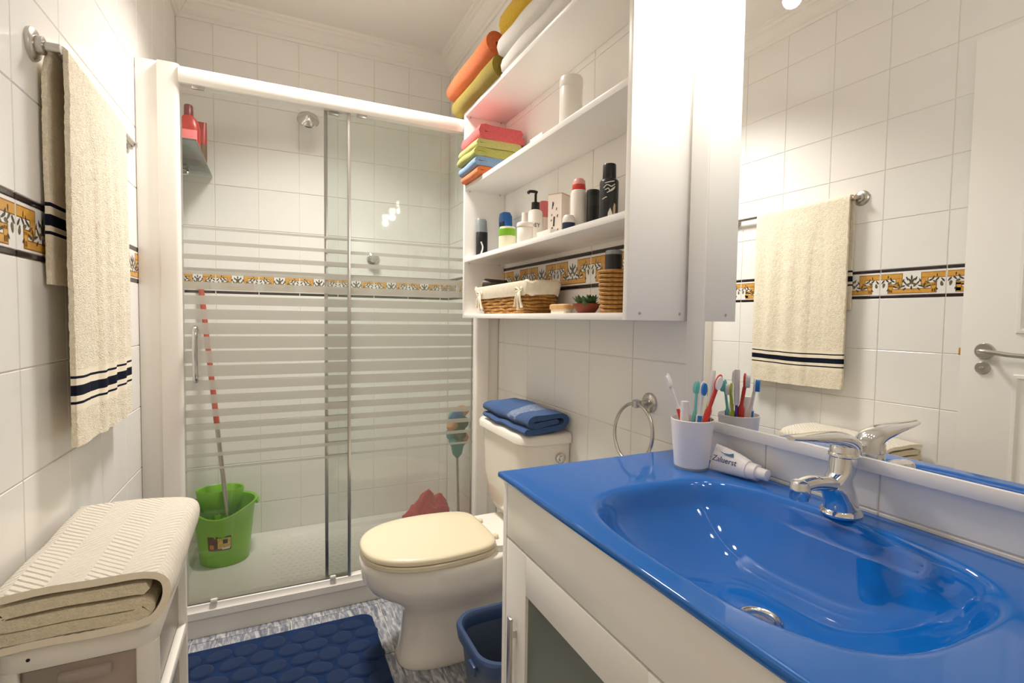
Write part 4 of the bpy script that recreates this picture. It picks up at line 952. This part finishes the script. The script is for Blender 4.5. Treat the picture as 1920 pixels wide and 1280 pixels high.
bottle('styling_can', 'black cylinder standing in the woven pot', 'can', .865, y, SB+.0098, [('body', 'black_plastic', [(r*.95, 0), (r, .004), (r, h-.03), (r*.97, h-.022)]), ('rim', 'silver_cap', [(r*.99, h-.026), (r*1.0, h-.024), (r*1.0, h-.016), (r*.9, h-.014)])])

# ================================================================= things on the basin top
cxx, cyy, ch = .899, .897, .116
CU = thing('toothbrush_cup', 'white plastic tumbler holding toothbrushes on the basin top', 'cup', (cxx, cyy, VZ))
bm = NB(); lathe(bm, [(.0375, VZ+.0005), (.0382, VZ+.003), (.0395, VZ+.012), (.0490, VZ+ch), (.0474, VZ+ch+.001), (.0375, VZ+.014), (.02, VZ+.013)], (cxx, cyy, 0), 36); part('tumbler', bm, 'cup_white', CU)
bm = NB(); lathe(bm, [(.0384, VZ), (.0388, VZ+.004), (.0386, VZ+.006)], (cxx, cyy, 0), 36, cap1=False); part('foot_ring', bm, 'silver_cap', CU)
gtb = 'toothbrushes in the white tumbler'
def brush(label, base, tip, m1, m2, mb, bdir, wide=1):
    base, tip = Vector(base), Vector(tip); t = (tip-base).normalized(); L = (tip-base).length
    T = thing('toothbrush', label, 'toothbrush', base, gtb)
    side = Vector(bdir); side = (side-t*side.dot(t)).normalized(); bow = side*.006
    P = smooth_path([base, base+t*L*.3-bow*.5, base+t*L*.55-bow, base+t*L*.75-bow*.4, base+t*L*.85], 5)
    R = [.0048*wide]*len(P); R = [(.0058 if i < len(P)*.55 else .0034)*wide for i in range(len(P))]
    bm = NB(); tube(bm, P, R, 8); part('handle', bm, m1, T)
    k = int(len(P)*.58); bm = NB(); tube(bm, [p-side*(-.0022) for p in P[3:k]], .0048*wide, 8); part('grip', bm, m2, T)
    bm = NB(); w3 = t.cross(side)
    hd = base+t*L*.92
    ring = lambda off, s: [tuple(hd+side*off+t*(L*.095*s*math.cos(2*PI*i/14))+w3*(.0062*wide*s*math.sin(2*PI*i/14))) for i in range(14)]
    loft(bm, [ring(-.0025, .85), ring(-.001, 1), ring(.0015, 1), ring(.0025, .9)]); part('head', bm, m1, T)
    bm = NB(); loft(bm, [ring(.0025, .8), ring(.012, .78)]); part('bristles', bm, mb, T)
    return T
yc = cyy
fl = VZ+.014
HD_ = Vector((cxx, cyy, 0)).normalized(); HR_ = Vector((HD_.y, -HD_.x, 0))       # away from / across the view, on the floor plan
def inc(h, d): return Vector((cxx, cyy, fl))+HR_*h+HD_*d
def tipat(x, y, d):
    r_ = px(x, y); return CAM+r_*((Vector((cxx, cyy, 0)).dot(HD_)+d)/r_.dot(HD_))
brush('white and red toothbrush leaning away from the mirror', inc(.001, .012), tipat(1252, 702, .010), 'tb_white', 'water_brush_red', 'tb_white', (-1, -.2, .2))
brush('translucent white and blue toothbrush with a wide blue head', inc(.008, -.028), tipat(1320, 716, -.032), 'tb_white', 'tb_blue', 'tb_blue', (-.5, -1, .1), 1.15)
brush('fat red toothbrush leaning over the mirror frame', inc(.004, -.0095), tipat(1351, 704, -.006), 'water_brush_red', 'water_brush_red', 'tb_white', (-.5, -.9, .1), 1.3)
brush('lime and yellow toothbrush behind the red one', inc(.013, .0225), tipat(1334, 722, .022), 'tb_lime', 'tb_yellow', 'tb_white', (.5, .9, .1), 1.1)
brush('light teal toothbrush leaning towards the mirror frame', inc(-.009, .028), tipat(1309, 716, .034), 'tb_teal', 'tb_blue', 'tb_teal', (.3, .9, .1), .95)
bm = NB(); pb = inc(-.017, -.0165); tp = tipat(1284, 752, -.020)
TU = thing('small_toothpaste_tube', 'small white toothpaste tube with cap standing in the tumbler', 'tube', pb)
d_ = (tp-pb)
tube(bm, [pb, pb+d_*.45, pb+d_*.62, pb+d_*.66], [.0085, .0100, .0100, .007], 14); part('tube', bm, 'tb_white', TU)
bm = NB(); tube(bm, [pb+d_*.66, pb+d_*.70, pb+d_*1.0], [.0098, .0102, .0088], 14); part('cap', bm, 'cup_white', TU)
bm = NB(); pb = inc(.029, .0072); tp = tipat(1337, 694, .0100); TU = thing('toothbrush_case', 'white cylindrical brush-head cap sticking up in the tumbler', 'case', pb); d_ = tp-pb
tube(bm, [pb, pb+d_*.60], [.0036, .0036], 12); part('handle', bm, 'tb_purple', TU)
bm = NB(); tube(bm, [pb+d_*.60, pb+d_*.63, pb+d_*.97, pb+d_], [.005, .0066, .0066, .0056], 14); part('cover', bm, 'tb_white', TU)

# lying toothpaste tube with lettering
q0, q1 = Vector((.933, .868, VZ)), Vector((.930, .738, VZ))
q0 = Vector((.938, .868, VZ+.010)); q1 = Vector((.951, .735, VZ+.0165))
ax = Vector((q1.x-q0.x, q1.y-q0.y, 0)).normalized(); sd = Vector((0, 0, 1)).cross(ax).normalized(); sd = -sd if sd.x > 0 else sd
TP = thing('toothpaste_tube', 'white toothpaste tube lying beside the tumbler on the basin top', 'toothpaste', Vector((q0.x, .81, VZ)))
Ln = (q1-q0).length; TI = .42     # the crimped tail leans, so its broad side faces the room
vv = (Vector((0, 0, 1))*math.cos(TI)-sd*math.sin(TI)); ss = (sd*math.cos(TI)+Vector((0, 0, 1))*math.sin(TI))
bm = NB(); rings = []
for s_, a, b in ((0, .0025, .0310), (.08, .007, .0305), (.28, .0165, .0285), (.48, .0195, .0255), (.66, .0200, .0215), (.70, .0190, .0200), (.715, .012, .012)):
    p = q0+ax*Ln*s_; zc = VZ+.0012+math.hypot(b*math.cos(TI), a*math.sin(TI)); rings.append([tuple(Vector((p.x, p.y, zc))+ss*a*math.cos(2*PI*i/26)+vv*b*math.sin(2*PI*i/26)) for i in range(26)])
bm = NB(); loft(bm, rings); part('tube', bm, 'tb_white', TP)
bm = NB(); c0 = q0+ax*Ln*.71; c0.z = VZ+.0205
tube(bm, [c0, c0+ax*.002, c0+ax*.020, c0+ax*.021, c0+ax*.042, c0+ax*.043], [.0175, .0185, .0175, .0130, .0118, .0100], 22); part('cap', bm, 'cup_white', TP)
c3 = q0+ax*Ln*.33; c3.z = VZ+.0285; c3 += ss*.0186
lettering('Zaluerst', .0185, 'ink_navy', TP, c3-vv*.004, ax, vv)
pts = [(-.020, .016), (-.008, .0125), (.006, .013), (.016, .017), (.020, .008), (.004, .0085), (-.012, .0115)]
bm = NB(); bm.faces.new([bm.verts.new(c3+ax*a+vv*b-ss*(.0022*max(0, (b-.006)/.010))) for a, b in pts]); part('wave_print', bm, 'ink_steel', TP, smooth=False)

# towel ring
RG = thing('towel_ring', 'brushed chrome towel ring on the wall behind the vanity corner', 'towel ring', (.96, 1.15, 1.0))
ry, rz = 1.152, 1.012
bm = NB(); lathe(bm, [(.029, RX+.0005), (.029, RX-.006), (.025, RX-.010), (.012, RX-.012), (.011, RX-.014)], (0, ry, rz), 30, axis='X'); part('rosette', bm, 'nickel', RG)
bm = NB(); tube(bm, [(RX-.010, ry, rz), (RX-.045, ry, rz)], .0085, 14); lathe(bm, [(.006, -.012), (.0125, -.009), (.0125, .009), (.006, .012)], (RX-.050, ry, rz), 14, axis='Z'); part('post', bm, 'nickel', RG)
bm = NB(); rr = .083
tube(bm, [(RX-.051-.02*(1-math.cos(a))*.5, ry+rr*math.sin(a), rz-rr+rr*math.cos(a)) for a in [2*PI*i/48 for i in range(48)]], .0050, 10, closed=True); part('ring', bm, 'nickel', RG)

# ================================================================= left wall: towel rail and towel
bx_, bz_, bya, byb = -.418, 1.814, 1.425, 2.10
TR = thing('towel_rail', 'chrome towel rail with round flanges on the left wall', 'towel rail', (-.44, 1.75, bz_))
for y in (bya, byb):
    xw = LX(y); s = 1
    bm = NB(); lathe(bm, [(.034, xw-.001), (.034, xw+.006), (.030, xw+.010), (.019, xw+.011), (.0185, xw+.022), (.013, xw+.024)], (0, y, bz_), 30, axis='X'); fl_ = part('flange', bm, 'nickel', TR)
    bm = NB(); tube(bm, [(xw+.018, y, bz_), (bx_+.011, y, bz_)], .0098, 16); part('post', bm, 'nickel', fl_)
bm = NB(); tube(bm, [(bx_, bya-.002, bz_), (bx_, byb+.002, bz_)], .0078, 14); part('bar', bm, 'nickel', TR)
ty0, ty1 = 1.447, 1.93
zf = [atx(140, p, -.402).z for p in (706, 711, 724, 744, 755, 760)]
zb = [atx(107, p, -.440).z for p in (386, 393, 407, 428, 438, 444)]
zbotF, zbotB = atx(135, 846, -.402).z, atx(100, 533, -.440).z
def zlist(bot, top, marks):
    L = [top]; M = sorted(marks+[bot], reverse=True)
    for m_ in M:
        a = L[-1]; k = max(1, int((a-m_)/.007)); L += [a+(m_-a)*i/k for i in range(1, k+1)]
    return L
path = []
for z in reversed(zlist(zbotB, bz_, zb)): path.append((-.4425 if z < bz_-.08 else -.4425+(.0087)*(1-(bz_-z)/.08)**2, z, 0))
for i in range(1, 8):
    a = PI-PI*i/8; path.append((bx_+.0128*math.cos(a), bz_+.0128*math.sin(a), 1))
for z in zlist(zbotF, bz_, zf): path.append((bx_+.0128, z, 2))
n = len(path)
def smat(i):
    if i >= n-1: return 0
    za, zb2 = path[i][1], path[i+1][1]; z = (za+zb2)/2; mk = zf if path[i][2] == 2 else (zb if path[i][2] == 0 else None)
    if not mk: return 0
    if z < mk[0] and z > mk[1]: return 1
    if z < mk[2] and z > mk[3]: return 1
    if z < mk[4] and z > mk[5]: return 1
    if mk[5]-.012 < z < mk[0]+.012: return 2
    return 0
def smat_ok(i): return smat(i) == 0 and smat(max(0, i-1)) == 0
bm = NB(); ns = 120; th = .0095; n = len(path); G1, G2 = [], []
for i, (x, z, sd_) in enumerate(path):
    p, q = path[max(0, i-1)], path[min(n-1, i+1)]; t = Vector((q[0]-p[0], 0, q[1]-p[1])).normalized(); nn = Vector((t.z, 0, -t.x))
    r1, r2 = [], []
    for j in range(ns+1):
        f = j/ns; y = ty0+(ty1-ty0)*f
        if sd_ == 2:
            dn = min(1, (bz_-z)/.35); wv = dn*(.0065*math.sin(f*15+.6)+.004*math.sin(f*31+1.5*z))+dn*.010*max(0, math.sin((f-.52)*9))*1.0
            wv = wv*min(1, f*5+.05)-.003*dn; wv = max(wv, -.004); zz = z+(.012*f-.010*f*f)*dn*0-.018*dn*math.sin(f*PI)*.3
        elif sd_ == 0:
            wv = (LX(y)+.0125-x)*min(1, (bz_-z)/.08); zz = z
        else: wv = 0; zz = z
        o_ = Vector((x+wv, y, zz)); o_ += Vector(noise.noise_vector(o_*14))*.0012
        pile = .0016*noise.noise(o_*190)+.0012*noise.noise(o_*420) if smat_ok(i) else 0; o_ += nn*pile*(1 if sd_ else .5)+Vector((0, pile*(1 if j in (0, ns) else .2), 0))
        r1.append(bm.verts.new(o_+nn*th/2)); r2.append(bm.verts.new(o_-nn*th/2))
    G1.append(r1); G2.append(r2)
for i in range(n-1):
    mi = smat(i)
    for j in range(ns):
        f = bm.faces.new((G1[i][j], G1[i][j+1], G1[i+1][j+1], G1[i+1][j])); f.material_index = mi
        f = bm.faces.new((G2[i][j], G2[i+1][j], G2[i+1][j+1], G2[i][j+1])); f.material_index = mi
    for j in (0, ns):
        q = (G1[i][j], G1[i+1][j], G2[i+1][j], G2[i][j]); f = bm.faces.new(q if j == 0 else q[::-1]); f.material_index = mi
for i in (0, n-1):
    for j in range(ns): bm.faces.new((G1[i][j], G2[i][j], G2[i][j+1], G1[i][j+1]))
HT = solid('bath_towel', bm, ['beige_terry', 'stripe_navy', 'beige_flat'], 'cream terry bath towel with navy stripes hanging over the rail', 'towel', ang=80)

# ================================================================= drawer tower with folded towels
kx0, kx1, ky0, ky1, kz = -.446, -.205, 1.150, 1.545, .655
DT = thing('drawer_tower', 'white plastic drawer tower with translucent drawers against the left wall', 'drawer unit', ((kx0+kx1)/2, (ky0+ky1)/2, 0))
bm = NB(); loft(bm, [rrect(kx0+g, kx1-g, ky0+g, ky1-g, z, (.03,)*4, 6) for z, g in ((kz-.042, .002), (kz-.036, 0), (kz-.006, 0), (kz, .005))]); tp_ = part('top', bm, 'white_plastic', DT)
for x0, x1, y0, y1, rs in ((kx0+.002, kx0+.034, ky0+.002, ky0+.034, (.02, .004, .004, .004)), (kx1-.036, kx1-.002, ky0+.002, ky0+.034, (.004, .02, .004, .004)), (kx1-.030, kx1-.002, ky1-.032, ky1-.002, (.004, .004, .018, .004)), (kx0+.002, kx0+.03, ky1-.032, ky1-.002, (.004, .004, .004, .018))):
    bm = NB(); loft(bm, [rrect(x0, x1, y0, y1, z, rs, 4) for z in (.02, kz-.040)]); part('corner_post', bm, 'white_plastic', DT)
for z in (.030, .235, .44):
    bm = NB(); box(bm, kx0+.004, kx1-.004, ky0+.006, ky0+.024, z-.014, z+.012, 0, .003); box(bm, kx0+.004, kx1-.004, ky1-.024, ky1-.006, z-.014, z+.012, 0, .003); box(bm, kx1-.022, kx1-.0035, ky0+.006, ky1-.006, z-.014, z+.012, 0, .003); box(bm, kx0+.004, kx0+.022, ky0+.006, ky1-.006, z-.014, z+.012, 0, .003); part('tier_frame', bm, 'white_plastic', DT)
for z in (.046, .251, .456):
    h = .150; bm = NB()
    a, b, c, d = kx0+.036, kx1-.020, ky0+.012, ky1-.020; w_ = .003
    box(bm, a, b, c, d, z, z+w_); box(bm, a, b, c, c+w_, z, z+h); box(bm, a, b, d-w_, d, z, z+h); box(bm, a, a+w_, c, d, z, z+h); box(bm, b-w_, b, c, d, z, z+h)
    dr = part('drawer', bm, 'drawer_clear', DT, 'translucent drawer', smooth=False)
    bm = NB(); box(bm, (a+b)/2-.04, (a+b)/2+.04, c-.014, c+.001, z+h-.03, z+h-.012, 0, .004); part('pull', bm, 'drawer_clear', dr)
for k, (z, m) in enumerate(((.461, 'laundry'), (.256, 'white_towel'))):
    bm = NB(); bmesh.ops.create_icosphere(bm, subdivisions=4, radius=1)
    for v in bm.verts:
        c = v.co; q = Vector([math.copysign(abs(t)**.55, t) for t in c]); q *= (1+.10*noise.noise(c*3+Vector((k*9, 0, 0))))
        v.co = Vector((q.x*.078, q.y*.150, max(0, q.z*.05+.045)))+Vector(((kx0+kx1)/2+.008, (ky0+ky1)/2-.004, z))
    solid('laundry_pile', bm, m, ['pale pink clothes inside the top drawer of the tower', 'white cloths inside the second drawer of the tower'][k], 'clothes')
for x in (kx0+.02, kx1-.02):
    for y in (ky0+.02, ky1-.02):
        bm = NB(); lathe(bm, [(.010, 0), (.012, .004), (.012, .022)], (x, y, 0), 12); part('foot', bm, 'white_plastic', DT)
bm = NB(); lathe(bm, [(.003, ky0+.002), (.003, ky0-.001)], (kx0+.05, 0, kz-.020), 10, axis='Y'); part('screw', bm, 'rubber', tp_)
# plush towel inside, herringbone mat wrapped over it
yA, yB = ky0-.012, ky1+.045
bm = NB(); X0 = -.434; xr_ = -.228
ribbon(bm, [(X0, .0268), (-.30, .0270), (xr_-.012, .0275), (xr_+.011, .038), (xr_-.004, .0500), (-.30, .0512), (X0+.012, .0515), (X0+.002, .0635), (X0+.014, .0765), (-.32, .0805), (xr_-.02, .0795), (xr_+.006, .076)], .0215, (0, yB-yA-.03, 0), (0, yA+.004, kz), (1, 0, 0), (0, 0, 1), 30, 0, .004, 3, k=4)
solid('folded_plush_towel', bm, 'beige_plush', 'thick beige plush towel folded inside the white mat on the drawer tower', 'towel', ang=80)
bm = NB()
ribbon(bm, [(X0-.004, .101), (-.36, .106), (-.28, .106), (xr_+.005, .101), (xr_+.033, .088), (xr_+.040, .062), (xr_+.032, .034), (xr_+.008, .014), (-.29, .010), (X0, .009)], .0135, (0, yB-yA, 0), (0, yA, kz), (1, 0, 0), (0, 0, 1), 34, 0, .005, 8, k=4, mcap=1)
solid('folded_bath_sheet', bm, ['herringbone', 'beige_flat'], 'off-white herringbone bath sheet wrapped round the plush towel on the drawer tower', 'towel', ang=80)
